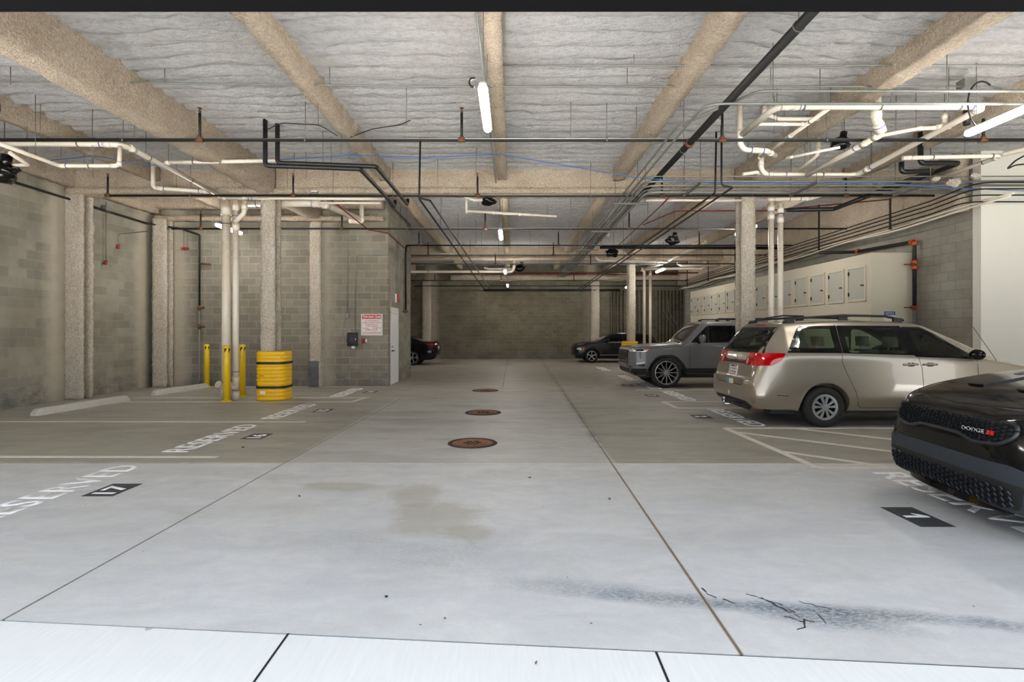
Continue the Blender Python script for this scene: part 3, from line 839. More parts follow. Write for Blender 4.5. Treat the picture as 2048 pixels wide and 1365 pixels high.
# sprinkler branch lines with upright heads
def sprinkler_line(y, z, x0, x1, heads, rods, label, r=0.024, zh=5.06):
    o = pipe('sprinkler_pipe', [(x0, y, z), (x1, y, z)], r, 'black_steel', label, 'sprinkler pipe')
    for x in heads:
        p = tube('sprinkler_riser', [(x, y, z), (x, y, zh)], 0.021, M['black_steel'], o, 8)
        bm = bmesh.new(); add_lathe(bm, [(0.0, 0.05), (0.034, 0.05), (0.036, 0.047), (0.0, 0.045)], 12, (x, y, zh)); add_lathe(bm, [(0.022, -0.03), (0.022, 0.0), (0.012, 0.02), (0.006, 0.045)], 10, (x, y, zh))
        obj('sprinkler_head', bm, M['rust'], p)
        bm = bmesh.new(); add_tube(bm, [(x-0.055, y, z), (x+0.055, y, z)], 0.036, 10); add_tube(bm, [(x, y, z), (x, y, z+0.06)], 0.032, 10)
        obj('pipe_tee', bm, M['rust'], o, recalc=False)
    for x in rods: hanger(o, x, y, z, ring=r)
    return o
sprinkler_line(8.68, 4.60, XL+0.02, 12.0, (-4.98, -0.81, 3.34, 7.5), (-8.3, -6.2, -3.3, 1.5, 5.0, 9.0), 'nearest long sprinkler pipe crossing the whole garage', 0.027)
sprinkler_line(11.85, 4.50, -8.82, 9.3, (-8.8, -4.77, -0.76, 3.25, 7.25), (-7.0, -2.6, 1.7, 5.2), 'sprinkler pipe running just in front of the first girder', 0.024, 4.93)
sprinkler_line(14.95, 4.36, -9.35, 9.3, (-8.55, -4.68, -0.75, 3.2), (-6.9, -2.9, 1.6, 5.1), 'sprinkler pipe level with the rear left block wall top', 0.024, 4.80)
sprinkler_line(17.8, 4.35, -3.45, 9.3, (-3.05, 1.5, 6.1), (-1.2, 2.9, 7.4), 'sprinkler pipe starting at the plant room corner', 0.022, 4.75)
sprinkler_line(19.7, 4.30, -9.9, 9.3, (-3.05, 1.48), (-0.5, 4.3), 'thin sprinkler pipe, one bay before the second girder', 0.020, 4.7)
sprinkler_line(22.3, 4.30, -9.9, 9.3, (-0.7, 3.2), (-5.0, 1.1, 6.0), 'thin sprinkler pipe just before the second girder', 0.022, 4.68)
sprinkler_line(28.4, 4.18, -9.9, 9.3, (-4.05, -0.6, 3.2), (-2.0, 5.0), 'farthest sprinkler pipe high before the far wall', 0.024, 4.5)
pipe('header_pipe', [(-1.6, 29.95, 3.80), (5.9, 29.95, 3.80)], 0.05, 'black_steel', 'thick black header pipe across the top of the far wall', 'pipe')
pipe('header_pipe', [(-5.4, 29.85, 4.02), (9.2, 29.85, 4.02)], 0.022, 'black_steel', 'thin black pipe above the thick header on the far wall', 'pipe')
# the big main along the garage
mainp = pipe('sprinkler_main', [(2.80, 2.8, 4.55), (2.90, 29.2, 4.55)], 0.052, 'black_steel', 'thick dirty black pipe running from the opening to the far end', 'pipe', seg=14)
for y in (5.35, 9.0, 13.2, 17, 21, 25): 
    o = hanger(mainp, 2.80+0.1*(y-2.8)/26, y, 4.55, 5.25, 0.006, 0.054); o.rotation_euler = (0, 0, PI/2)
for y in (8.68, 12.75, 17.8, 19.9):
    bm = bmesh.new(); add_lathe(bm, [(0.054, -0.04), (0.072, -0.04), (0.072, 0.04), (0.054, 0.04)], 14, (0, 0, 0), 'Y'); o = obj('pipe_coupling', bm, M['orange' if y > 12 else 'rust'], mainp); o.location = (2.80+0.1*(y-2.8)/26, y, 4.55)

# conduits
def conduit(pts, label, r=0.012, m='galv', rad=0.12, cat='conduit', name='conduit', group=None):
    return pipe(name, pts, r, m, label, cat, rad, group, 7)
a = conduit([(-0.33, 7.18, 5.06), (12, 7.18, 5.06)], 'thin straight conduit crossing from the middle beam to the upper right'); [hanger(a, x, 7.18, 5.06) for x in (1.6, 5.4, 7.7)]
a = conduit([(XL+.05, 7.62, 5.06), (-6, 7.60, 5.03), (-1.0, 7.60, 4.97), (6.3, 7.6, 4.97)], 'thin conduit crossing at the level of the nearest lamp end', rad=0); [hanger(a, x, 7.6, 5.0) for x in (-7.0, -4.85, -2.55, 1.6, 3.6)]
box('junction_box', (6.25, 7.53, 4.93), (6.42, 7.68, 5.06), M['galv'], a)
conduit([(-0.38, 2.9, 4.90), (-0.36, 29, 4.88)], 'conduit under the middle beam that feeds the aisle lamps', 0.013)
conduit([(2.48, 29, 4.44), (2.47, 6.98, 4.47), (12, 6.98, 4.47)], 'conduit turning from the right edge into the overhead bundle', 0.018, rad=0.25)
a = conduit([(2.40, 29, 4.44), (2.38, 7.9, 4.52), (3.1, 6.86, 4.58), (12, 6.86, 4.58)], 'upper conduit above the big cream pipe, joining the overhead bundle', 0.018, rad=0.2); [hanger(a, x, 6.9, 4.5) for x in (3.3, 5.5, 8.3)]
for i, (yy, zz) in enumerate(((10.37, 4.50), (10.61, 4.47), (10.83, 4.45), (11.02, 4.43), (11.2, 4.41))):
    x = 2.52+0.06*i
    o = conduit([(x, 29.0, 4.42), (x, yy, zz), (12 if yy < 11.1 else 9.4, yy, zz)], 'silver conduit of the bundle bending right in front of the first girder', (0.012, 0.022, 0.02, 0.014, 0.03)[i], rad=0.28, group='conduits in the overhead bundle')
st = None
for y in (12.1, 15.5, 19, 22.5, 26):
    bm = bmesh.new(); add_box(bm, (2.25, y-0.02, 4.36), (2.98, y+0.02, 4.40))
    for x in (2.28, 2.95): add_tube(bm, [(x, y, 4.36), (x, y, 5.2)], 0.006, 6)
    if st is None: st = tag(obj('trapeze_hanger', bm, M['clamp']), 'steel trapeze hanger carrying the overhead conduit bundle', 'pipe hanger', 'trapeze hangers under the conduit bundle'); y00 = y
    else: c = st.copy(); C.objects.link(c); c.location = (0, y-y00, 0)
for x in (3.55, 5.75, 7.9):
    bm = bmesh.new(); add_box(bm, (x-0.02, 10.25, 4.34), (x+0.02, 11.3, 4.38))
    for y in (10.3, 11.25): add_tube(bm, [(x, y, 4.34), (x, y, 5.2)], 0.006, 6)
    tag(obj('trapeze_hanger', bm, M['clamp']), {3.55: 'trapeze hanger of the crosswise conduits left of the right column', 5.75: 'trapeze hanger of the crosswise conduits right of the right column', 7.9: 'trapeze hanger of the crosswise conduits nearest the white wall'}[x], 'pipe hanger')

# cables
def cable(pts, r, m, label): return pipe('cable', pts, r, m, label, 'cable', 0.4, None, 6)
cable([at(u, v, 10.4) for u, v in ((90, 322), (190, 312), (300, 331), (520, 322), (700, 311), (850, 315), (1003, 309), (1140, 333), (1270, 355), (1400, 366), (1560, 367), (1760, 366), (1900, 376), (2048, 382))], 0.008, 'blue_cable', 'blue cable sagging across in front of the first girder')
def loop(c, r, label, ax=(1, 0.3, 0.9), a0=0.3, a1=5.2, m='black_cable'):
    pts = [Vector(c)+Vector((r*math.cos(a)*ax[0], r*math.cos(a)*ax[1], r*math.sin(a)*ax[2])) for a in [a0+(a1-a0)*k/14 for k in range(15)]]
    pipe('cable', pts, 0.011, m, label, 'cable', 0, None, 6)
loop((6.35, 7.35, 4.60), 0.36, 'black looped cable hanging by the large right lamp', (0.75, .2, .9), 1.1, 4.9)
loop((-0.40, 5.62, 4.12), 0.045, 'short black cable loop at the near end of the middle lamp', (1, 0, 1), 1.2, 4.8)
loop((-7.95, 8.25, 4.95), 0.24, 'black cable loop at the left edge of view under a beam', (.6, .2, 1), -1.4, 1.6)
cable([at(u, v, 9.2) for u, v in ((2060, 305), (2030, 322), (2012, 340), (2030, 330), (2060, 328))], 0.013, 'black_cable', 'black cable kinked in front of the white wall top')
cable([at(u, v, 9.35) for u, v in ((530, 262), (560, 246), (640, 250), (675, 272))], 0.008, 'black_cable', 'thin grey cable drooping beside the black vertical pipes')
cable([at(u, v, 9.5) for u, v in ((700, 275), (745, 258), (800, 250), (822, 240))], 0.008, 'black_cable', 'thin cable lying along the ceiling right of the second beam')

# black plastic drain pipes, left of centre
def bpipe(pts, label, r=0.040, rad=0.07): return pipe('drain_pipe', pts, r, 'black_pvc', label, 'drain pipe', rad, None, 12)
bpipe([(-4.31, 9.5, 5.3), (-4.31, 9.5, 4.44), (-2.70, 9.66, 4.43), (-2.70, 12.5, 4.42), (-2.70, 12.55, 4.56)], 'black drain pipe with the longer drop, left of the pair')
bpipe([(-4.14, 9.6, 5.3), (-4.14, 9.6, 4.52), (-2.44, 9.75, 4.50), (-2.42, 12.55, 4.47), (-2.42, 12.6, 4.60)], 'black drain pipe with the shorter drop, right of the pair')
# black supply lines
def sup(pts, label, r=0.018): return pipe('supply_pipe', pts, r, 'black_steel', label, 'supply pipe', 0.08, None, 8)
a = sup([(-1.74, 10.28, 5.2), (-1.76, 10.28, 4.05), (-1.553, 29.8, 3.84)], 'left line of the thin black pair dropping left of the middle'); [hanger(a, -1.70, y, 4.0) for y in (12.9, 17, 22)]
sup([(-1.76, 10.30, 4.07), (-1.58, 10.45, 4.06), (-1.22, 29.8, 3.84)], 'right line of the thin black pair left of the middle')
a = sup([(3.72, 9.95, 5.25), (3.70, 9.95, 4.08), (3.58, 29.8, 3.82)], 'left line of the thin black pair dropping before the right column'); [hanger(a, 3.66, y, 4.05) for y in (13.2, 18, 24)]
sup([(3.72, 9.70, 5.25), (3.72, 9.70, 4.14), (3.93, 9.70, 4.12), (3.80, 29.8, 3.84)], 'right line of the thin black pair before the right column')
# red conduits
conduit([(3.38, 11.7, 4.45), (3.4, 12.6, 4.42), (3.6, 20.5, 4.42)], 'red conduit running away above the dark hatchback side', 0.014, 'red_pipe')
conduit([(3.50, 14.6, 4.40), (3.9, 13.0, 4.42), (6.0, 13.0, 4.42), (9.2, 13.2, 4.75)], 'red conduit crossing behind the right column', 0.014, 'red_pipe')
conduit([(-4.15, 12.2, 4.56), (-4.02, 15.2, 4.38), (-3.47, 15.3, 4.30), (-3.47, 18.4, 4.2)], 'red conduit descending to the corner of the plant room', 0.016, 'red_pipe', 0.05)
conduit([(-9.5, 26.9, 4.42), (9.2, 26.9, 4.42)], 'distant red conduit crossing before the far wall', 0.03, 'red_pipe')

# cream drain pipes with couplings
def drain(pts, r, label, rad=0.12, couplings=(), rings=(), rods=(), bands=()):
    o = pipe('drain_pipe', pts, r, 'pvc', label, 'drain pipe', rad, None, 16)
    pts = [Vector(p) for p in pts]
    def place(i, f, rr, ln, nm, m):
        p, q = pts[i], pts[i+1]; d = (q-p).normalized(); c = p+(q-p)*f
        bm = bmesh.new(); add_tube(bm, [c-d*ln/2, c+d*ln/2], rr, 16); obj(nm, bm, M[m], o, recalc=False)
    for i, f in couplings: place(i, f, r*1.16, r*2.4, 'pipe_coupling', 'pvc')
    for i, f in rings: place(i, f, r*1.19, 0.012, 'primer_ring', 'primer')
    for i, f in bands: place(i, f, r*1.12, 0.022, 'pipe_clamp', 'clamp')
    if not rods and 3.5 < min(p.z for p in pts) and max(p.z for p in pts) < 5.15:
        i = max(range(len(pts)-1), key=lambda i: (pts[i+1]-pts[i]).length); c = pts[i]*.6+pts[i+1]*.4; rods = [tuple(c)]
    for x, y, z in rods: tube('hanger_rod', [(x, y, z), (x, y, 5.24)], 0.005, M['rod'], o, 5)
    return o
# left network
drain([(XL+.03, 8.98, 4.66), (-6.42, 8.98, 4.64), (-6.55, 12.35, 4.58)], 0.050, 'large cream pipe from the left edge bending toward the risers', 0.28, ((0, .93), (1, .07), (1, .97)), ((0, .90),), ((-8.0, 8.98, 4.66), (-6.46, 9.6, 4.6)), ((0, .8), (1, .2), (1, .6)))
drain([(-7.44, 7.2, 4.28), (-7.44, 8.95, 4.27), (-6.46, 8.95, 4.27), (-6.46, 8.97, 4.60)], 0.032, 'smaller cream pipe hanging under the large one at upper left', 0.08, ((1, .05), (1, .9), (2, .1)), ((1, .12),), ((-7.44, 7.7, 4.3), (-7.44, 8.5, 4.3), (-6.9, 8.95, 4.27)), ((0, .3), (1, .5)))
drain([(-6.47, 10.05, 4.66), (-4.30, 10.05, 4.70)], 0.036, 'cream branch reaching from the bent pipe to the black drops', 0, ((0, .05),), (), ((-5.9, 10.05, 4.7),), ((0, .27), (0, .5)))
drain([(-7.75, 11.75, 5.25), (-7.75, 11.75, 4.64), (-6.62, 11.9, 4.60)], 0.045, 'cream drop with elbow joining the bent pipe above the risers', 0.1, ((1, .12), (1, .92)), ((1, .2), (1, .82)), ())
drain([(-6.62, 12.6, 4.58), (-6.62, 12.6, 0.0)], 0.096, 'thick cream riser behind the yellow bollard', 0, ((0, .05), (0, .965)), (), (), ((0, .12),))
drain([(-6.27, 12.35, 4.50), (-6.27, 12.35, 0.0)], 0.068, 'thinner cream riser in front, with purple rings near its foot', 0, ((0, .13), (0, .03), (0, .90), (0, .975)), ((0, .075), (0, .86), (0, .952)), ())
drain([(-6.27, 12.33, 4.02), (-6.07, 12.32, 4.22), (-6.05, 12.32, 4.5)], 0.056, 'cream wye branch beside the top of the thinner riser', 0.08, ((1, .5),), (), ())
for x, y, lb in ((-6.70, 12.44, 'round cleanout cap on the foot of the thick cream riser'), (-6.33, 12.22, 'round cleanout cap on the foot of the thinner cream riser')):
    bm = bmesh.new(); add_tube(bm, [(x+0.05, y+0.1, 0.26), (x, y, 0.33)], 0.06, 16); add_tube(bm, [(x, y, 0.33), (x-0.012, y-0.03, 0.348)], 0.082, 16); add_tube(bm, [(x-0.012, y-0.03, 0.348), (x-0.018, y-0.045, 0.357)], 0.03, 6)
    tag(obj('cleanout_cap', bm, M['pvc'], recalc=False), lb, 'pipe cap')
drain([(-6.5, 12.15, 4.52), (-2.85, 12.15, 4.50)], 0.033, 'thin cream pipe crossing in front of the left column top', 0, ((0, .02), (0, .14)), ((0, .17), (0, .19)), ((-4.0, 12.15, 4.5),))
drain([(-6.3, 12.85, 4.57), (-4.5, 12.85, 4.57), (-4.22, 15.2, 4.66)], 0.085, 'thick cream pipe passing behind the left column top', 0.25, ((0, .93), (1, .08)), ((0, .15), (0, .88)), ((-5.1, 12.85, 4.6),), ((0, .45),))
drain([(-4.15, 15.0, 5.2), (-4.15, 15.0, 4.55), (-4.35, 14.6, 4.5)], 0.06, 'short cream drop above the plant room corner', 0.1, ((0, .9),), (), ())
drain([(-4.4, 12.4, 4.47), (-3.0, 12.4, 4.47)], 0.028, 'thin cream pipe right of the left column, below the longer one', 0)
drain([(XL+.03, 9.4, 4.42), (-8.35, 9.4, 4.42), (-8.30, 9.0, 4.50)], 0.032, 'short cream pipe by the black bag at the left edge', 0.05)
# right network
drain([(3.67, 8.70, 4.70), (3.69, 7.62, 4.70), (6.60, 7.62, 4.70), (6.58, 10.40, 4.55), (6.45, 10.46, 4.55), (4.76, 10.44, 4.555), (4.72, 10.35, 5.0)], 0.047,
      'longest cream pipe, framing the upper right in a big loop', 0.2, ((1, .04), (1, .97), (2, .04), (2, .9), (4, .9), (5, .5), (1, .1)), ((1, .11), (1, .94), (4, .92), (4, .72), (2, .85)), ((4.3, 7.62, 4.7), (5.3, 7.62, 4.7), (6.1, 7.62, 4.7), (5.6, 10.44, 4.5)), ((1, .13), (1, .5), (1, .88), (4, .3)))
drain([(3.65, 8.74, 5.24), (3.65, 8.74, 4.56), (3.74, 8.78, 4.48), (4.1, 8.8, 4.47), (4.43, 9.2, 4.52)], 0.042, 'vertical cream pipe with elbow left of the loop', 0.12, ((0, .75), (3, .5), (2, .5)), ((2, .3), (2, .85)), ())
drain([(4.45, 7.66, 4.69), (4.43, 10.0, 4.66)], 0.031, 'slanting cream pipe inside the loop, left one', 0, ((0, .45), (0, .9), (0, .5)), (), ((4.44, 8.9, 4.7),), ((0, .2),))
drain([(3.72, 8.25, 4.69), (4.43, 8.25, 4.69)], 0.027, 'short level cream pipe inside the loop', 0, ((0, .55), (0, .95)))
drain([(4.72, 9.4, 4.54), (5.35, 8.9, 4.56)], 0.024, 'thin cream pipe leading to the black bag in the loop', 0, ((0, .1),))
drain([(5.62, 8.3, 4.56), (5.60, 10.35, 4.52)], 0.046, 'slanting cream pipe inside the loop, right and thicker one', 0, ((0, .06), (0, .2)), ((0, .3),), ((5.6, 9.2, 4.55),))
drain([(5.44, 8.15, 5.26), (5.44, 8.15, 4.74), (5.58, 8.25, 4.58)], 0.066, 'fat short cream drop entering the loop from the ceiling', 0.1, ((0, .85), (1, .7)), ((1, .6),))
drain([(5.36, 9.55, 5.0), (5.36, 9.55, 4.66), (5.30, 10.1, 4.53)], 0.034, 'small cream drop with elbow at the loop centre bottom', 0.1, ((0, .8),))
drain([(5.70, 8.42, 4.58), (6.25, 8.40, 4.68), (6.75, 8.40, 4.70)], 0.032, 'thin cream pipe rising right across the loop', 0.1, ((1, .1), (1, .5)))
drain([(6.62, 8.35, 4.9), (6.62, 8.35, 4.72), (6.5, 8.35, 4.68)], 0.034, 'short cream elbow below the loop right corner', 0.05, ((0, .3),))
drain([(4.12, 8.9, 5.26), (4.12, 8.9, 5.10), (4.35, 8.9, 5.02), (5.3, 8.9, 5.02)], 0.036, 'upper cream stub bending behind the conduits', 0.1, ((0, .7),))
drain([(6.82, 9.52, 4.58), (8.55, 9.52, 4.62), (8.55, 12.0, 4.62)], 0.036, 'cream pipe turning back in front of the white wall top', 0.08, ((0, .06), (1, .05)), (), ((7.9, 9.52, 4.6),), ((0, .3), (0, .9), (1, .15)))
drain([(8.50, 9.45, 4.62), (9.2, 8.9, 4.72), (9.9, 8.4, 4.75)], 0.040, 'cream pipe angling up to the right edge over the white wall', 0.05, ((0, .5), (1, .4)))
drain([(4.35, 10.3, 4.52), (4.62, 10.3, 4.56), (4.76, 10.5, 4.56)], 0.034, 'small cream tail at the loop lower left corner', 0.05)
drain([(2.95, 12.15, 4.47), (5.1, 12.15, 4.47)], 0.028, 'thin cream pipe along the girder left of the right column', 0)
drain([(5.98, 12.6, 0.0), (5.98, 12.6, 4.52)], 0.062, 'cream riser behind the minivan, nearer the column', 0, ((0, .97), (0, .93)), ((0, .955),))
drain([(6.22, 12.65, 0.0), (6.22, 12.65, 4.5)], 0.062, 'cream riser behind the minivan, farther from the column', 0, ((0, .97), (0, .92)), ((0, .95),))
drain([(5.9, 12.6, 4.60), (6.9, 12.6, 4.62), (7.1, 12.3, 4.68)], 0.048, 'level cream pipe on top of the two right risers', 0.1, ((0, .1), (0, .9)), ((0, .5), (0, .75)))
bpipe([(7.45, 9.95, 5.2), (7.45, 9.95, 4.62), (8.2, 10.0, 4.64), (8.0, 12.0, 4.56)], 'black drain pipe with drop, right side behind the loop', 0.045)
bpipe([(7.35, 10.3, 4.75), (7.35, 10.3, 4.56), (8.0, 10.35, 4.60), (7.75, 12.0, 4.52)], 'black drain pipe with short drop, left one behind the loop', 0.045)
bpipe([(6.75, 8.1, 4.95), (6.75, 8.1, 4.62)], 'short black vertical pipe at the loop right corner', 0.045)
bpipe([(6.5, 12.9, 4.42), (7.6, 12.9, 4.44), (7.9, 12.0, 4.56)], 'black drain pipe under the girder right of the risers', 0.05)
# far networks
drain([(5.95, 24.6, 0.0), (5.95, 24.6, 4.25), (5.8, 24.6, 4.32)], 0.062, 'distant cream riser, nearer the distant column', 0.1, ((0, .93),))
drain([(6.27, 24.8, 0.0), (6.27, 24.8, 4.3)], 0.062, 'distant cream riser, farther from the distant column', 0, ((0, .96),))
drain([(5.8, 24.5, 4.34), (8.6, 24.4, 4.36), (8.62, 24.4, 4.9)], 0.06, 'distant cream pipe ending in an upturned elbow', 0.2, ((0, .1), (0, .95)))
drain([(3.35, 22.0, 4.55), (3.5, 22.0, 4.40), (6.0, 22.0, 4.36), (6.3, 22.1, 4.36)], 0.062, 'distant cream pipe left of the tilted lamp', 0.15, ((1, .08), (1, .3), (1, .95)))
drain([(6.9, 19.5, 4.75), (6.2, 22.6, 4.34), (5.9, 24.5, 4.34)], 0.055, 'distant slanting cream pipe above the risers', 0.1, ((0, .2), (0, .8)))
drain([(6.9, 22.9, 4.4), (7.1, 22.9, 4.3), (8.7, 22.9, 4.32)], 0.05, 'faint distant cream pipe right of the tilted lamp', 0.1)
drain([(-9.5, 24.4, 4.20), (0.05, 24.4, 4.21), (0.12, 24.4, 5.0)], 0.062, 'distant long cream pipe with upturned end in the middle aisle', 0.2, ((0, .97), (1, .3)), (), ((-2.6, 24.4, 4.2),), ((0, .6), (0, .8)))
drain([(-1.3, 24.9, 4.45), (-1.1, 24.9, 4.38), (0.1, 24.6, 4.36)], 0.055, 'distant short cream pipe above the long one', 0.1, ((1, .9),))
drain([(-9.5, 20.6, 4.38), (-2.1, 20.6, 4.46)], 0.036, 'distant thin cream pipe left of the black pair', 0, ((0, .97),))
drain([(-2.2, 20.6, 5.1), (-2.2, 20.6, 4.45)], 0.036, 'distant cream drop at the end of the thin pipe', 0)
drain([(-1.15, 13.6, 4.55), (1.1, 13.6, 4.42)], 0.032, 'cream pipe right behind the first girder at the middle', 0, ((0, .3), (0, .6)))
drain([(-1.1, 12.6, 4.66), (-0.9, 12.6, 4.58), (-0.6, 12.7, 4.62)], 0.04, 'small cream elbow just below the first girder', 0.05)
drain([(-1.15, 13.6, 5.1), (-1.15, 13.6, 4.5)], 0.03, 'short cream drop behind the first girder at the middle', 0)
drain([(3.05, 17.4, 5.2), (3.05, 17.4, 4.55)], 0.04, 'cream drop leading into the bag left of the distant column', 0)
o = pipe('header_pipe', [(3.0, 18.7, 4.42), (9.2, 18.7, 4.40)], 0.05, 'black_steel', 'long dark pipe crossing behind the right column', 'pipe')

# black bagged drain traps
def bag(p, s, label, seed):
    bm = bmesh.new(); bmesh.ops.create_icosphere(bm, subdivisions=3, radius=s)
    for v in bm.verts:
        d = noise.noise(v.co*9+Vector((seed, 0, 0)))*0.45+noise.noise(v.co*24+Vector((0, seed, 0)))*0.22
        v.co *= (1+d); v.co.x *= 1.25; v.co.z *= 0.85
    add_tube(bm, [(0.3*s, 0, s*0.4), (0.5*s, 0, s*1.5)], s*0.42, 10)
    o = obj('bagged_drain_trap', bm, M['bag'], smooth=True); o.location = p
    tube('hanger_wire', [(0.3*s, 0, 0), (0.3*s, 0, 5.26-p.z)], 0.006, M['rod'], o, 5)
    tag(o, label, 'bagged drain')
M['bag'] = plain('black_plastic_bag', rgb(12, 12, 13), 0.18)
for p, s, lb in ((at(1680, 288, 9.05), .13, 'black plastic wrapped drain trap inside the cream loop'), (at(977, 403, 12.7), .12, 'black plastic wrapped drain trap under the middle of the first girder'),
                 (at(1345, 481, 16.0), .15, 'black plastic wrapped drain trap left of the right column'), (at(1224, 506, 18.9), .17, 'black plastic wrapped drain trap by the overhead bundle'),
                 (at(2, 345, 9.3), .2, 'black plastic wrapped drain trap at the left edge'), (at(1040, 537, 24.6), .18, 'farthest black plastic wrapped drain trap in the middle aisle')):
    bag(p, s, lb, p.x)

# left wall pipework
a = conduit([(XL+.1, 6.5, 4.60), (XL+.1, 14.9, 4.50), (-9.2, 15.2, 4.40), (-8.76, 15.25, 4.24), (-8.76, 15.25, 2.25)], 'black pipe running along the left wall then down by the far bollard', 0.026, 'black_steel', 0.05, 'pipe', 'drain_down_pipe')
tube('galvanised_leg', [(-8.76, 15.25, 2.25), (-8.76, 15.25, 0.14), (-8.76, 15.12, 0.10)], 0.022, M['galv'], a, 10, 0.05)['label'] = 'galvanised lower leg'
for z in (2.20, 1.68):
    bm = bmesh.new(); add_tube(bm, [(-8.76, 15.25, z-0.07), (-8.76, 15.25, z+0.07)], 0.04, 12); add_tube(bm, [(-8.76, 15.25, z), (-8.62, 15.2, z)], 0.018, 8); add_tube(bm, [(-8.62, 15.2, z-0.04), (-8.62, 15.2, z+0.04)], 0.03, 8)
    obj('valve', bm, M['rust'], a, recalc=False)
bm = bmesh.new(); add_tube(bm, [(-8.76, 15.25, 3.44), (-8.42, 15.2, 3.41)], 0.03, 10); obj('capped_branch', bm, M['rust'], a, recalc=False)
a = conduit([(XL+.07, 13.45, 4.75), (XL+.07, 13.45, 3.28)], 'thin conduit dropping on the left wall to a red bell', 0.012)
box('junction_box', (XL+.02, 13.38, 4.50), (XL+.12, 13.54, 4.64), M['galv'], a)
M['red'] = plain('red_plastic', rgb(170, 60, 44), 0.5)
bm = bmesh.new(); add_tube(bm, [(XL+.07, 13.45, 3.28), (XL+.07, 13.42, 3.20)], 0.04, 10); obj('red_end_cap', bm, M['red'], a)
a = conduit([(XL+.06, 15.0, 4.3), (XL+.06, 13.9, 4.02), (XL+.06, 13.9, 3.75)], 'thin conduit on the left wall with a slanted run and red cap', 0.011)
bm = bmesh.new(); add_tube(bm, [(XL+.06, 13.9, 3.75), (XL+.06, 13.88, 3.66)], 0.035, 10); obj('red_end_cap', bm, M['red'], a)
for x, s in ((-9.22, 'left'), (-9.12, 'right')):
    a = conduit([(x, 15.28, 4.5), (x, 15.28, 3.88)], 'thin conduit with red cap beside the rear corner column, %s of the two' % s, 0.008)
    bm = bmesh.new(); add_tube(bm, [(x, 15.3, 3.86), (x, 15.2, 3.86)], 0.035, 10); obj('red_end_cap', bm, M['red'], a)

# rear left wall fittings (Y = YW)
def wl(u, v): return at(u, v, YW)
p = wl(695, 500); q = wl(695, 632)
a = conduit([(p.x+.25, YW-.02, wl(0, 480).z), (p.x, YW-.02, wl(0, 480).z), (q.x, YW-.02, q.z)], 'white conduit down the block wall to a small grey box', 0.010)
box('junction_box', (q.x-.05, YW-.08, q.z-.06), (q.x+.06, YW, q.z+.06), M['galv'], a, 0.006)
tube('flexible_whip', [(q.x-.03, YW-.03, q.z-.05), (q.x-.10, YW-.05, q.z-.3), (q.x-.11, YW-.05, q.z-.62), (q.x+.03, YW-.04, q.z-.78)], 0.009, M['galv'], a, 6, 0.2)
p = wl(711, 511); q = wl(711, 664)
conduit([(-3.52, YW-.02, p.z), (p.x, YW-.02, p.z), (q.x, YW-.02, q.z)], 'white conduit bending down to the black control box', 0.012, 'galv', 0.14)
t = thing('control_box', 'black control box with window on the block wall left of the tow sign', 'control box', (wl(706, 679).x, YW, wl(0, 679).z))
box('enclosure', (-.135, -.11, -.19), (.135, 0, .19), M['black_cable'], t, 0.012); box('window', (-.09, -.116, -.10), (.08, -.108, .14), M['strap'], t)
box('panel', (-.05, -.12, -.06), (.04, -.114, .06), M['patch'], t); box('latch', (.095, -.12, -.02), (.115, -.108, .02), M['white'], t)
box('feed_fitting', (-.02, -.08, -.26), (.07, -.02, -.19), M['white'], t)
t = thing('alarm_strobe', 'small dark red strobe with white lens below the tow sign', 'alarm', (wl(729, 682).x, YW, wl(0, 682).z))
box('strobe_body', (-.07, -.05, -.065), (.035, 0, .065), M['red_pipe'], t, 0.005); box('strobe_lens', (.038, -.06, -.05), (.075, 0, .05), M['white'], t, 0.005)
# tow sign
M['sign_red'] = plain('sign_red', rgb(186, 18, 34), 0.5, 0, 0.03); M['sign_white'] = plain('sign_white', rgb(226, 222, 218), 0.5, 0, 0.02)
cx, cz = wl(743.7, 0).x, (wl(0, 628.5).z+wl(0, 671).z)/2
t = thing('tow_away_sign', 'square white and red TOW AWAY ZONE sign on the block wall', 'sign', (cx, YW, cz))
S = 0.60; box('sign_board', (-S/2, -.012, -S/2), (S/2, -.004, S/2), M['sign_white'], t)
box('red_banner', (-S*.455, -.0145, S*.265), (S*.455, -.012, S*.465), M['sign_red'], t)
bm = bmesh.new()
for a_, b_ in (((-S*.455, S*.25), (-S*.447, -S*.455)), ((S*.447, S*.25), (S*.455, -S*.455)), ((-S*.455, -S*.447), (S*.455, -S*.455))):
    add_box(bm, (a_[0], -.0135, min(a_[1], b_[1])), (b_[0], -.012, max(a_[1], b_[1])))
obj('border', bm, M['sign_red'], t)
rv = (PI/2, 0, 0)
text_obj('sign_title', 'TOW AWAY ZONE', S*.86, S*.13, M['sign_white'], (0, -.0146, S*.362), rv, t, 0.001, 0.03)
for s, w_, z in (('ANY UNAUTHORIZED OR', .68, .185), ('ILLEGALLY PARKED VEHICLES', .84, .105), ('WILL BE TOWED AT THE', .66, .02), ("OWNER'S EXPENSE", .54, -.065)):
    text_obj('sign_text', s, S*w_, S*.048, M['sign_red'], (0, -.0122, S*z), rv, t, 0.001, 0.02)
text_obj('sign_text', '24 HRS', S*.28, S*.045, M['sign_red'], (-S*.28, -.0122, -S*.17), rv, t, 0.001, 0.02)
text_obj('sign_text', 'TOWING', S*.30, S*.06, M['sign_red'], (-S*.18, -.0122, -S*.25), rv, t, 0.001, 0.02)
text_obj('sign_text', 'TOWING ENFORCED\nAT ALL TIMES\n919-821-2121', S*.42, S*.18, M['sign_red'], (S*.22, -.0122, -S*.22), rv, t, 0.001, 0.01)
text_obj('sign_text', 'ACETOWINGRALEIGH.COM', S*.86, S*.06, M['sign_red'], (0, -.0122, -S*.385), rv, t, 0.001, 0.02)

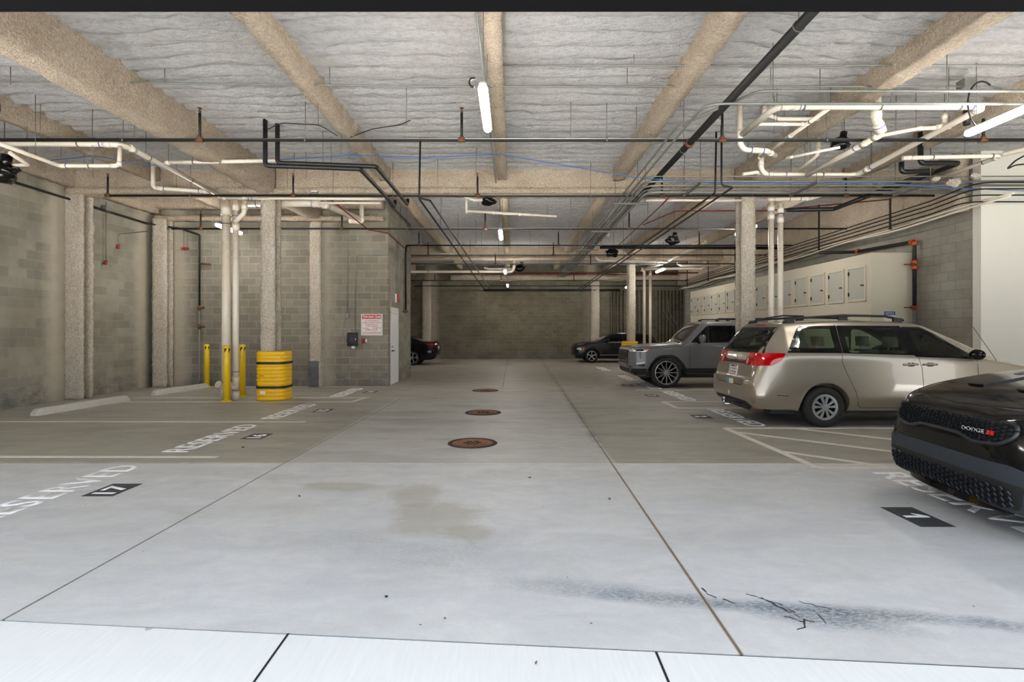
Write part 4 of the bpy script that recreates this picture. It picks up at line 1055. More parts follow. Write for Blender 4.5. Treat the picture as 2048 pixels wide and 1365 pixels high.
# plant room side wall (X = -3.5)
XS = -3.50
dj = thing('door_1', 'x', 'x', (XS, 15.62, 0)); del dj['label']; del dj['category']; dj['kind'] = 'structure'
bm = bmesh.new(); add_box(bm, (-.02, 0, 0), (.02, .05, 2.12)); add_box(bm, (-.02, .97, 0), (.02, 1.02, 2.12)); add_box(bm, (-.02, 0, 2.07), (.02, 1.02, 2.24))
obj('door_frame', bm, M['white_paint'], dj)
box('door_leaf', (-.02, .055, .012), (.012, .965, 2.065), M['door'], dj)
bm = bmesh.new(); add_lathe(bm, [(0.03, 0.012), (0.03, 0.022), (0.012, 0.025), (0.012, 0.06)], 14, (0, 0.14, 0.98), 'X'); add_box(bm, (.05, .12, .965), (.07, .26, .995)); add_lathe(bm, [(0.022, 0.012), (0.02, 0.03), (0, 0.03)], 12, (0, 0.14, 1.10), 'X')
obj('door_handle', bm, M['black'], dj)
t = thing('exit_strobe', 'white and red wall strobe above the white side door', 'alarm', (XS, 16.35, 2.53))
box('white_half', (0, -.13, -.13), (.05, .02, .13), M['white'], t, 0.006); box('red_half', (.05, -.10, -.12), (.11, .10, .12), M['red'], t, 0.006)
for y, lb in ((16.27, 'nearer'), (16.55, 'farther')): conduit([(XS+.03, y, 2.66), (XS+.03, y, 4.3)], 'thin white conduit above the side door, %s one' % lb, 0.009)
a = conduit([(XS+.05, 17.75, 4.34), (XS+.05, 17.62, 4.10), (XS+.05, 17.62, 2.20)], 'black vertical pipe on the plant room wall right of the door', 0.03, 'black_steel', 0.05, 'pipe', 'drain_down_pipe')
bm = bmesh.new(); add_tube(bm, [(XS+.05, 17.35, 2.20), (XS+.05, 17.85, 2.20)], 0.035, 10); obj('valve', bm, M['rust'], a, recalc=False)

# ================================================================ right wall
for i, zz in enumerate((4.32, 4.23, 4.14, 4.04)):
    pipe('supply_pipe', [(12, 10.2+0.12*i, zz+.02), (8.7+0.02*i, 10.2+0.12*i, zz+.02), (8.90, 11.6, zz), (8.90, 29.75, zz-0.16)], 0.014, 'black_steel', 'long black pipe of the four stacked above the lockers, %s' % ('topmost', 'second from top', 'third from top', 'lowest')[i], 'supply pipe', 0.3, None, 7)
u0_ = None
for k in range(6):
    y = 12.9+3.0*k
    bm = bmesh.new(); add_box(bm, (-.015, -.02, -.12), (.015, .02, 1.2)); add_box(bm, (-.04, -.02, -.12), (.04, .02, -.10))
    if u0_ is None:
        u0_ = tag(obj('strut_hanger', bm, M['black_steel']), 'black strut holding the four stacked black pipes', 'pipe hanger', 'struts of the stacked pipes'); u0_.location = (8.94, y, 4.08)
    else:
        bm.free(); c = u0_.copy(); C.objects.link(c); c.location = (8.94, y, 4.07-0.027*k)
def wavy(x, z0, z1, ph, label):
    pts = []
    for k in range(30):
        y = 9.9+19.4*k/29; f = k/29
        pts.append((x+0.03*math.sin(k*0.8+ph), y, z0+(z1-z0)*f+0.035*math.sin(k*0.9+ph)))
    pipe('supply_pipe', pts, 0.022, 'pvc', label, 'supply pipe', 0, None, 8)
wavy(9.10, 4.06, 3.84, 0.0, 'wavy white pipe above the lockers, upper one')
wavy(9.02, 3.98, 3.76, 0.9, 'wavy white pipe above the lockers, lower one')
# vertical risers on the far wall
rz_ = None
for u in [1225, 1232.5, 1239.5, 1246.5, 1274, 1282, 1289, 1302, 1316, 1323, 1330, 1337, 1344, 1351, 1358, 1364.5]:
    x = (u-U0)*30.0/F
    if rz_ is None:
        rz_ = tube('riser_pipe', [(0, 0, 0), (0, 0, 3.80)], 0.026, M['black_steel'], None, 8); tag(rz_, 'thin black riser pipe standing against the far wall', 'riser pipe', 'black risers on the far wall'); rz_.location = (x, 30.0, 0)
    else: c = rz_.copy(); C.objects.link(c); c.location = (x, 30.0, 0)
for i, uu in enumerate((1328, 1337)):
    conduit([at(uu, 598, 29.9), at(uu, 622, 29.9), at(uu+22, 660, 29.9), at(uu+24, 700, 29.9)], 'thin pale conduit with slanted leg on the far wall, %s' % ('left', 'right')[i], 0.012)
# orange coupled standpipe
sp = pipe('standpipe', [(8.5, 15.1, 3.72), (9.38, 14.95, 3.72), (9.38, 12.72, 3.64), (9.38, 12.72, 2.05)], 0.042, 'black_steel', 'black standpipe with orange couplings beside the locker end', 'standpipe', 0.06, None, 12)
tube('galvanised_leg', [(9.38, 12.72, 2.05), (9.38, 12.72, 0.0)], 0.04, M['galv'], sp, 12)
for c_, d_ in (((9.38, 12.72, 3.60), (0, 0, 1)), ((9.38, 12.80, 3.645), (0, 1, 0)), ((9.38, 12.72, 3.16), (0, 0, 1)), ((9.38, 12.72, 3.04), (0, 0, 1)), ((9.38, 12.72, 2.10), (0, 0, 1)), ((9.38, 14.8, 3.72), (0, 1, 0))):
    bm = bmesh.new(); c_ = Vector(c_); d_ = Vector(d_); add_tube(bm, [c_-d_*.045, c_+d_*.045], 0.064, 12); obj('orange_coupling', bm, M['orange'], sp, recalc=False)
for z in (3.10, 2.10):
    bm = bmesh.new(); add_tube(bm, [(9.36, 12.68, z), (9.25, 12.66, z)], 0.032, 10); add_box(bm, (9.10, 12.65, z-.012), (9.27, 12.67, z+.012)); obj('valve_handle', bm, M['rust'], sp, recalc=False)

# lockers
lk = thing('locker_row', 'long pale locker cabinet with fifteen grey doors along the right wall', 'locker cabinet', (8.48, 12.9, 0))
box('locker_body', (0, 0, 0), (XR-8.48-.005, 13.05, 3.41), M['locker'], lk)
def locker_door():
    d = bpy.data.objects.new('locker_door', None)
    return d
ld0 = None
for i in range(15):
    y = 0.17+0.86*i
    if ld0 is None:
        bm = bmesh.new(); add_box(bm, (-.012, .03, 2.33), (.0, .66, 3.09))
        ld0 = obj('locker_door', bm, M['locker_door'], lk)
        bm = bmesh.new()
        for a_, b_ in (((-.03, -.01, 2.28), (0, .03, 3.14)), ((-.03, .66, 2.28), (0, .70, 3.14)), ((-.03, .03, 3.09), (0, .66, 3.14)), ((-.03, .03, 2.28), (0, .66, 2.33))): add_box(bm, a_, b_)
        fr = obj('door_frame', bm, M['locker'], ld0)
        for z in (2.42, 2.94): box('hinge', (-.034, .63, z), (-.010, .665, z+.09), M['black'], ld0)
        bm = bmesh.new(); add_tube(bm, [(-.01, .085, 2.66), (-.05, .085, 2.66)], 0.014, 8); add_box(bm, (-.055, .05, 2.645), (-.045, .14, 2.675)); obj('handle', bm, M['black'], ld0, recalc=False)
        ld0.location = (0, y, 0)
    else:
        c = ld0.copy(); C.objects.link(c); c.location = (0, y, 0)
        for ch in list(ld0.children):
            k = ch.copy(); C.objects.link(k); k.parent = c
# notice sign on locker end
M['sign_blue'] = plain('sign_blue', rgb(44, 66, 120), 0.5)
p = at(1780, 627, 12.88)
t = thing('notice_sign', 'small blue and white NOTICE sign on the locker end panel', 'sign', (p.x, 12.9, p.z))
box('sign_board', (-.135, -.008, -.20), (.135, -.001, .05), M['sign_white'], t); box('blue_band', (-.13, -.011, -.045), (.13, -.008, .045), M['sign_blue'], t)
text_obj('sign_title', 'NOTICE', .20, .055, M['sign_white'], (0, -.0115, 0), rv, t, 0.001, 0.02)
text_obj('sign_text', 'LOCKER USE AT\nOWNERS RISK', .18, .06, M['sign_blue'], (0, -.0085, -.10), rv, t, 0.001, 0.0)

# small heat detectors on the girder
for u, v, lb in ((1375, 386, 'small white and red box on the girder left of the right column'), (630, 385, 'small white and red box on the girder right of the left column')):
    p = at(u, v, 12.2)
    t = thing('alarm_device', lb, 'alarm', p)
    box('device_body', (-.07, -.05, -.05), (.07, .0, .03), M['galv'], t, 0.005); box('device_label', (-.07, -.054, .0), (.07, -.05, .028), M['white'], t); box('red_button', (-.12, -.03, -.06), (-.075, 0, -.03), M['red'], t)
# loose hanger wires dangling from the deck
wr = None
for i in range(110):
    x = random.uniform(-8.5, 8.8); y = random.choice((random.uniform(8.0, 12.0), random.uniform(12.8, 22), random.uniform(22, 29)))
    if abs(x) < 0.6 or y < 8: continue
    if wr is None:
        wr = tube('hanger_wire', [(0, 0, 0), (0, 0, 0.62)], 0.0045, M['rod'], None, 5); tag(wr, 'thin steel wire hanging loose from the ceiling', 'wire', 'loose wires hanging from the ceiling')
        wr.location = (x, y, 4.64); continue
    c = wr.copy(); C.objects.link(c); c.location = (x, y, 4.64)
# white foam blobs on the conduits at the right
M['foam'] = m_spray('overspray_foam', rgb(226, 218, 210), rgb(210, 200, 188), 20)
for (u, v, s, lb) in ((1907, 366, .075, 'largest white foam blob on the conduits before the white wall'), (1872, 358, .05, 'white foam blob left of the largest one'), (1950, 352, .06, 'white foam blob right of the largest one')):
    p = at(u, v, 10.3); bm = bmesh.new(); bmesh.ops.create_icosphere(bm, subdivisions=3, radius=s)
    for vv in bm.verts: vv.co *= 1+0.5*noise.noise(vv.co*20+Vector((u, 0, 0))); vv.co.x *= 1.5
    o = obj('foam_blob', bm, M['foam'], smooth=True); o.location = p; tag(o, lb, 'foam blob')
# ================================================================ vehicles
def m_paint(name, c, metal=0.6, rough=0.32, coat=1.0):
    n = NT(name)
    f = n.noise(n.co(), 900, 2, 0.5)
    col = n.mix(n.mr(f, 0.4, 0.6, 0.0, 0.12 if metal else 0.0), c, rgb(255, 255, 255))
    n.out(col, rough, None, metal)
    n.b.inputs['Coat Weight'].default_value = coat; n.b.inputs['Coat Roughness'].default_value = 0.04
    return n.m
DBG = False
M['gold'] = m_paint('champagne_car_paint', rgb(152, 141, 123), 0.7, 0.32)
M['car_grey'] = m_paint('solid_grey_car_paint', rgb(98, 99, 101), 0.0, 0.35, 0.5)
M['car_black'] = m_paint('black_car_paint', rgb(7, 8, 11), 0.0, 0.10, 0.0)
M['car_slate'] = m_paint('slate_car_paint', rgb(18, 21, 27), 0.0, 0.25, 0.0)
M['gloss_black'] = plain('gloss_black_trim', rgb(8, 9, 11), 0.08)
M['dark_glass'] = plain('dark_tinted_glass', rgb(7, 9, 10), 0.04)
M['plastic'] = plain('black_grained_plastic', rgb(26, 27, 29), 0.55)
M['slate_plastic'] = plain('dusty_dark_bumper', rgb(40, 46, 54), 0.5, 0, 0.1, 60)
M['grille_plastic'] = plain('satin_black_grille', rgb(26, 28, 33), 0.35)
M['tyre'] = plain('tyre_rubber', rgb(30, 29, 28), 0.75, 0, 0.2, 30, 0.2)
M['alloy'] = plain('silver_alloy', rgb(186, 188, 190), 0.3, 0.8)
M['chrome'] = plain('chrome', rgb(225, 225, 225), 0.12, 1.0)
M['red_lens'] = plain('red_lens', rgb(200, 6, 16), 0.08, 0, 0.25, 26, Coat_Weight=1.0)
M['clear_lens'] = plain('clear_lens', rgb(214, 210, 208), 0.1, 0.3)
M['amber'] = plain('amber_lens', rgb(240, 140, 20), 0.15)
M['cloth'] = plain('cream_seat_cloth', rgb(206, 200, 178), 0.9)
M['plate'] = plain('plate_white', rgb(232, 228, 226), 0.5)
M['text_dark'] = plain('dark_print', rgb(40, 40, 56), 0.6)
M['rim_dark'] = plain('dark_wheel_recess', rgb(18, 18, 19), 0.5)
M['seam'] = plain('panel_gap', rgb(24, 20, 16), 0.8)
def m_glass():
    n = NT('green_tinted_glass'); t = n.t
    tr = n.n.new('ShaderNodeBsdfTransparent'); tr.inputs[0].default_value = (0.50, 0.62, 0.52, 1)
    gl = n.n.new('ShaderNodeBsdfGlossy'); gl.inputs[1].default_value = 0.02; gl.inputs[0].default_value = (1, 1, 1, 1)
    fr = n.n.new('ShaderNodeFresnel'); fr.inputs[0].default_value = 1.5
    mx = n.n.new('ShaderNodeMixShader'); out = n.n['Material Output']
    n.l.new(fr.outputs[0], mx.inputs[0]); n.l.new(tr.outputs[0], mx.inputs[1]); n.l.new(gl.outputs[0], mx.inputs[2]); n.l.new(mx.outputs[0], out.inputs[0])
    return n.m
M['glass'] = m_glass()

def cr(p0, p1, p2, p3, t):
    return 0.5*((2*p1)+(-p0+p2)*t+(2*p0-5*p1+4*p2-p3)*t*t+(-p0+3*p1-3*p2+p3)*t**3)
def interp(keys, s):
    """monotone-ish interpolation of parameter rows keyed by s"""
    n = len(keys)
    if s <= keys[0][0]: return list(keys[0][1:])
    if s >= keys[-1][0]: return list(keys[-1][1:])
    for i in range(n-1):
        if keys[i][0] <= s <= keys[i+1][0]: break
    a, b = keys[i], keys[i+1]; h = b[0]-a[0]; t = (s-a[0])/h
    out = []
    for k in range(1, len(a)):
        d = (b[k]-a[k])/h
        def tang(j):
            if j <= 0 or j >= n-1: return d
            d0 = (keys[j][k]-keys[j-1][k])/(keys[j][0]-keys[j-1][0]); d1 = (keys[j+1][k]-keys[j][k])/(keys[j+1][0]-keys[j][0])
            if d0*d1 <= 0: return 0.0
            return 2*d0*d1/(d0+d1)
        m0, m1 = tang(i)*h, tang(i+1)*h
        t2, t3 = t*t, t*t*t
        out.append((2*t3-3*t2+1)*a[k]+(t3-2*t2+t)*m0+(-2*t3+3*t2)*b[k]+(t3-t2)*m1)
    return out
def section(P, crease=0.0):
    zb, Ws, W, zm, Wb, zs, Wt, ze, zt = P
    pts = [(0, zb), (Ws*0.55, zb), (Ws*0.93, zb+0.004), (Ws, zb+0.05), (W*0.992, zb+(zm-zb)*0.55), (W, zm), ((W*0.55+Wb*0.45), zm+(zs-zm)*0.6), (Wb, zs),
           (Wb*0.5+Wt*0.5, zs*0.5+ze*0.5), (Wt, ze), (Wt*0.86, ze+(zt-ze)*0.62), (Wt*0.5, zt-(zt-ze)*0.10), (0, zt)]
    out = []
    n = len(pts)
    for i in range(n-1):
        p0 = pts[max(i-1, 0)] if i > 0 else (-pts[1][0], pts[1][1]); p1, p2 = pts[i], pts[i+1]
        p3 = pts[i+2] if i+2 < n else (-pts[n-2][0], pts[n-2][1])
        for k in range(4):
            t = k/4
            out.append((cr(p0[0], p1[0], p2[0], p3[0], t), cr(p0[1], p1[1], p2[1], p3[1], t)))
    out.append(pts[-1])
    return out
def loft(keys, s0=None, s1=None, step=0.05, dense=()):
    ss = set()
    s0 = keys[0][0] if s0 is None else s0; s1 = keys[-1][0] if s1 is None else s1
    n = int((s1-s0)/step)
    for k in range(n+1): ss.add(round(s0+(s1-s0)*k/n, 4))
    for a, b, st in dense:
        m = int((b-a)/st)
        for k in range(m+1):
            if s0 <= a+(b-a)*k/m <= s1: ss.add(round(a+(b-a)*k/m, 4))
    ss = sorted(ss); ss = [s for i, s in enumerate(ss) if i == 0 or s-ss[i-1] > 0.006]
    bm = bmesh.new(); rings = []
    for s in ss:
        sec = section(interp(keys, s))
        full = sec + [(-y, z) for y, z in sec[-2:0:-1]]
        rings.append([bm.verts.new((s, y, z)) for y, z in full])
    m = len(rings[0])
    for a, b in zip(rings, rings[1:]):
        for j in range(m): bm.faces.new((a[j], a[(j+1) % m], b[(j+1) % m], b[j]))
    for ring, sg in ((rings[0], -1), (rings[-1], 1)):
        # end cap as strips between mirrored points
        half = m//2
        vs = ring
        prev = None
        bm.faces.new(vs if sg > 0 else vs[::-1])
    bmesh.ops.recalc_face_normals(bm, faces=bm.faces)
    for f in bm.faces: f.smooth = True
    return bm
def bvh_of(bm):
    return BVHTree.FromBMesh(bm)
def boolean(o, cutters, op='DIFFERENCE'):
    for c in cutters:
        c.parent = o.parent
        bpy.context.view_layer.update()
        md = o.modifiers.new('b', 'BOOLEAN'); md.operation = op; md.object = c; md.solver = 'EXACT'
        dg = bpy.context.evaluated_depsgraph_get(); dg.update()
        me = bpy.data.meshes.new_from_object(o.evaluated_get(dg))
        o.modifiers.clear(); old = o.data; o.data = me; bpy.data.meshes.remove(old)
        if DBG: print('BOOL', o.parent.name if o.parent else '', o.name, len(me.polygons))
        d = c.data; bpy.data.objects.remove(c); bpy.data.meshes.remove(d)
def cutter(poly, axis, a, b):
    """closed prism from a 2-D outline along an axis"""
    bm = bmesh.new(); prism(bm, poly, a, b)
    if axis == 'Y':
        for v in bm.verts: v.co = Vector((v.co.x, v.co.z, v.co.y))
    elif axis == 'X':
        for v in bm.verts: v.co = Vector((v.co.z, v.co.x, v.co.y))
    return obj('cutter', bm, None)
def cyl_cut(x, z, r, y0, y1, seg=48):
    return cutter([(x+r*math.cos(2*PI*k/seg), z+r*math.sin(2*PI*k/seg)) for k in range(seg)], 'Y', y0, y1)
def rounded(poly, r, n=4):
    out = []; m = len(poly)
    for i in range(m):
        p = Vector(poly[i][:2]); a = Vector(poly[i-1][:2]); b = Vector(poly[(i+1) % m][:2])
        d1, d2 = a-p, b-p; t = min(r, d1.length*0.45, d2.length*0.45)
        s, e = p+d1.normalized()*t, p+d2.normalized()*t
        for k in range(n+1):
            w = k/n; q = s*(1-w)**2+p*2*w*(1-w)+e*w*w; out.append((q.x, q.y))
    return out
def patch_bm(bvh, poly, axis, sgn, off=0.004, th=0.0, grid=0.05, bm=None, hole=None):
    """outline projected onto the body along an axis, optionally thickened"""
    t = bmesh.new()
    vs = [t.verts.new((p[0], p[1], 0)) for p in poly]; t.faces.new(vs)
    xs = [p[0] for p in poly]; ys = [p[1] for p in poly]
    for ax, lo, hi in ((0, min(xs), max(xs)), (1, min(ys), max(ys))):
        k = math.ceil(lo/grid)
        while k*grid < hi:
            if k*grid > lo:
                c = [0, 0, 0]; c[ax] = k*grid; nn = [0, 0, 0]; nn[ax] = 1
                bmesh.ops.bisect_plane(t, geom=t.verts[:]+t.edges[:]+t.faces[:], plane_co=c, plane_no=nn)
            k += 1
    if hole:
        n = len(hole)
        for i in range(n):
            p, q = Vector(hole[i]), Vector(hole[(i+1) % n])
            if (q-p).length < 1e-4: continue
            bmesh.ops.bisect_plane(t, geom=t.verts[:]+t.edges[:]+t.faces[:], plane_co=(p.x, p.y, 0), plane_no=(q.y-p.y, p.x-q.x, 0), dist=1e-6)
        dead = []
        for f in t.faces:
            c = f.calc_center_median(); ins = False; j = n-1
            for i in range(n):
                a, b = hole[i], hole[j]
                if (a[1] > c.y) != (b[1] > c.y) and c.x < (b[0]-a[0])*(c.y-a[1])/(b[1]-a[1])+a[0]: ins = not ins
                j = i
            if ins: dead.append(f)
        bmesh.ops.delete(t, geom=dead, context='FACES')
    bmesh.ops.remove_doubles(t, verts=t.verts[:], dist=1e-5)
    ray = Vector({'X': (-sgn, 0, 0), 'Y': (0, -sgn, 0), 'Z': (0, 0, -sgn)}[axis])
    inner = {}
    for v in t.verts:
        a, b = v.co.x, v.co.y
        o = Vector({'X': (0, a, b), 'Y': (a, 0, b), 'Z': (a, b, 0)}[axis]) - ray*8
        loc, nor, _, _ = bvh.ray_cast(o, ray)
        if loc is None:
            q = o+ray*7; loc, nor, _, _ = bvh.find_nearest(o+ray*(8-0.9 if axis == 'Y' else 7.5)); 
        if nor.dot(ray) > 0: nor = -nor
        v.co = loc+nor*off; inner[v] = loc+nor*(off-th) if th else None
    if th:
        boundary = [e for e in t.edges if len(e.link_faces) == 1]
        dupv = {}
        for e in boundary:
            for v in e.verts:
                if v not in dupv: dupv[v] = t.verts.new(inner[v])
        for e in boundary: t.faces.new((e.verts[0], e.verts[1], dupv[e.verts[1]], dupv[e.verts[0]]))
    bmesh.ops.recalc_face_normals(t, faces=t.faces)
    # point the front outward
    f = max(t.faces, key=lambda f: f.calc_area())
    if f.normal.dot(ray) > 0: bmesh.ops.reverse_faces(t, faces=t.faces[:])
    for f in t.faces: f.smooth = True
    if bm is not None:
        me = bpy.data.meshes.new('t'); t.to_mesh(me); t.free(); bm.from_mesh(me); bpy.data.meshes.remove(me); return bm
    return t
def patch_obj(name, bvh, poly, axis, sgn, m, parent, off=0.004, th=0.0, grid=0.05, hole=None):
    return obj(name, patch_bm(bvh, poly, axis, sgn, off, th, grid, None, hole), M[m], parent, recalc=False, angle=40)
def seam_line(bvh, pts, axis, sgn, w=0.007, off=0.0015, bm=None):
    """thin ribbon along a polyline lying on the body"""
    bm = bm or bmesh.new()
    for (p, q) in zip(pts, pts[1:]):
        p, q = Vector(p), Vector(q); d = q-p
        if d.length < 1e-5: continue
        n = Vector((-d.y, d.x)).normalized()*w/2
        patch_bm(bvh, [tuple(p+n), tuple(p-n), tuple(q-n), tuple(q+n)], axis, sgn, off, 0, 0.06, bm)
    return bm
def project_text(bvh, s, w, h, cy, cz, axis, sgn, m, parent, name, off=0.006, bold=0.03, mirror=1):
    bm = text_mesh(s, w, h, 0, bold)
    ray = Vector({'X': (-sgn, 0, 0), 'Y': (0, -sgn, 0)}[axis])
    for v in bm.verts:
        a, b = cy+v.co.x*mirror, cz+v.co.y
        o = Vector({'X': (0, a, b), 'Y': (a, 0, b)}[axis])-ray*8
        loc, nor, _, _ = bvh.ray_cast(o, ray)
        if loc is None: loc, nor, _, _ = bvh.find_nearest(o+ray*7.5)
        if nor.dot(ray) > 0: nor = -nor
        v.co = loc+nor*off
    return obj(name, bm, M[m], parent, recalc=True)

def wheel(parent, x, y, R, rr, wd, side, style, spin=0.0, front=False):
    """tyre centred at x,y; side -1 faces local -y"""
    bm = bmesh.new()
    h = wd/2
    prof = [(rr, -h*0.80), (rr+0.012, -h*0.98), (rr+(R-rr)*0.55, -h*1.04), (R-0.03, -h*0.96), (R-0.008, -h*0.78), (R, -h*0.5), (R, h*0.5), (R-0.008, h*0.78), (R-0.03, h*0.96), (rr+(R-rr)*0.55, h*1.04), (rr+0.012, h*0.98), (rr, h*0.80)]
    add_lathe(bm, prof+[prof[0]], 56, (0, 0, 0), 'Y')
    for gy in (-0.3, 0.0, 0.3):
        pass
    t = obj('wheel', bm, M['tyre'], parent, smooth=True); t.location = (x, y, R)
    # rim, drawn facing -y then turned
    bm = bmesh.new(); f = -h*0.86
    add_lathe(bm, [(rr, f+0.02), (rr+0.004, f-0.006), (rr-0.012, f-0.008), (rr-0.022, f+0.012), (rr-0.03, h*0.6)], 48, (0, 0, 0), 'Y', 0, False)
    def spoke(a, w0, w1, r0, r1, y0_, y1_, th=0.02):
        ca, sa = math.cos(a), math.sin(a)
        def P(r, o, yy): return bm.verts.new((r*ca-o*sa, yy, r*sa+o*ca))
        A = [P(r0, -w0, y0_), P(r0, w0, y0_), P(r1, w1, y1_), P(r1, -w1, y1_)]
        B = [P(r0, -w0*1.3, y0_+th), P(r0, w0*1.3, y0_+th), P(r1, w1*1.3, y1_+th), P(r1, -w1*1.3, y1_+th)]
        bm.faces.new(A)
        for i in range(4): bm.faces.new((A[i], B[i], B[(i+1) % 4], A[(i+1) % 4]))
    if style == 'cover':
        for k in range(5):
            a = 2*PI*k/5+spin
            for d in (-0.27, 0.27): spoke(a+d, 0.012, 0.024, 0.05, rr-0.012, f-0.012, f-0.002)
        add_lathe(bm, [(0.058, f+0.006), (0.05, f-0.014), (0.03, f-0.018), (0.0, f-0.018)], 28, (0, 0, 0), 'Y', 0, False)
        add_lathe(bm, [(rr-0.01, f-0.004), (rr-0.035, f-0.006), (rr-0.038, f+0.008)], 48, (0, 0, 0), 'Y', 0, False)
    elif style == 'multi':
        for k in range(12): spoke(2*PI*k/12+spin, 0.012, 0.011, 0.05, rr-0.015, f+0.016, f-0.002, 0.03)
        add_lathe(bm, [(0.07, f+0.02), (0.06, f+0.004), (0.03, f), (0.0, f)], 24, (0, 0, 0), 'Y', 0, False)
    else:
        for k in range(5):
            a = 2*PI*k/5+spin
            for d in (-0.10, 0.10): spoke(a+d, 0.012, 0.014, 0.04, rr-0.012, f+0.01, f-0.002, 0.025)
        add_lathe(bm, [(0.06, f+0.01), (0.04, f-0.004), (0.0, f-0.004)], 20, (0, 0, 0), 'Y', 0, False)
    r = obj('rim', bm, M['alloy'], t, angle=35)
    if side > 0: r.rotation_euler = (0, 0, PI)
    bm = bmesh.new(); add_lathe(bm, [(rr-0.005, 0.03 if style == 'multi' else f+0.035), (0.0, 0.03 if style == 'multi' else f+0.035)], 40, (0, 0, 0), 'Y')
    if style == 'multi': add_lathe(bm, [(0.17, -0.01), (0.17, 0.01), (0.0, 0.01)], 30, (0, 0, 0), 'Y')
    b = obj('brake_disc', bm, M['rim_dark'], t)
    if side > 0: b.rotation_euler = (0, 0, PI)
    return t

def ring_logo(parent, bvh, y, z, w, h, sgn, name='emblem'):
    def ell(bm, cx, cz, a, b, t, off):
        n = 32; o = []; i_ = []
        for k in range(n):
            c, s = math.cos(2*PI*k/n), math.sin(2*PI*k/n)
            o.append((cx+a*c, cz+b*s)); i_.append((cx+(a-t)*c, cz+(b-t)*s))
        for k in range(n):
            q = [o[k], o[(k+1) % n], i_[(k+1) % n], i_[k]]
            vs = []
            for p in q:
                og = Vector((sgn*8, p[0], p[1])); loc, nor, _, _ = bvh.ray_cast(og, Vector((-sgn, 0, 0)))
                vs.append(bm.verts.new(loc+Vector((sgn*off, 0, 0))))
            bm.faces.new(vs)
    bm = bmesh.new()
    ell(bm, y, z, w, h, w*0.14, 0.012); ell(bm, y, z+h*0.30, w*0.78, h*0.42, w*0.11, 0.014); ell(bm, y, z+h*0.02, w*0.34, h*0.92, w*0.11, 0.013)
    return obj(name, bm, M['chrome'], parent)

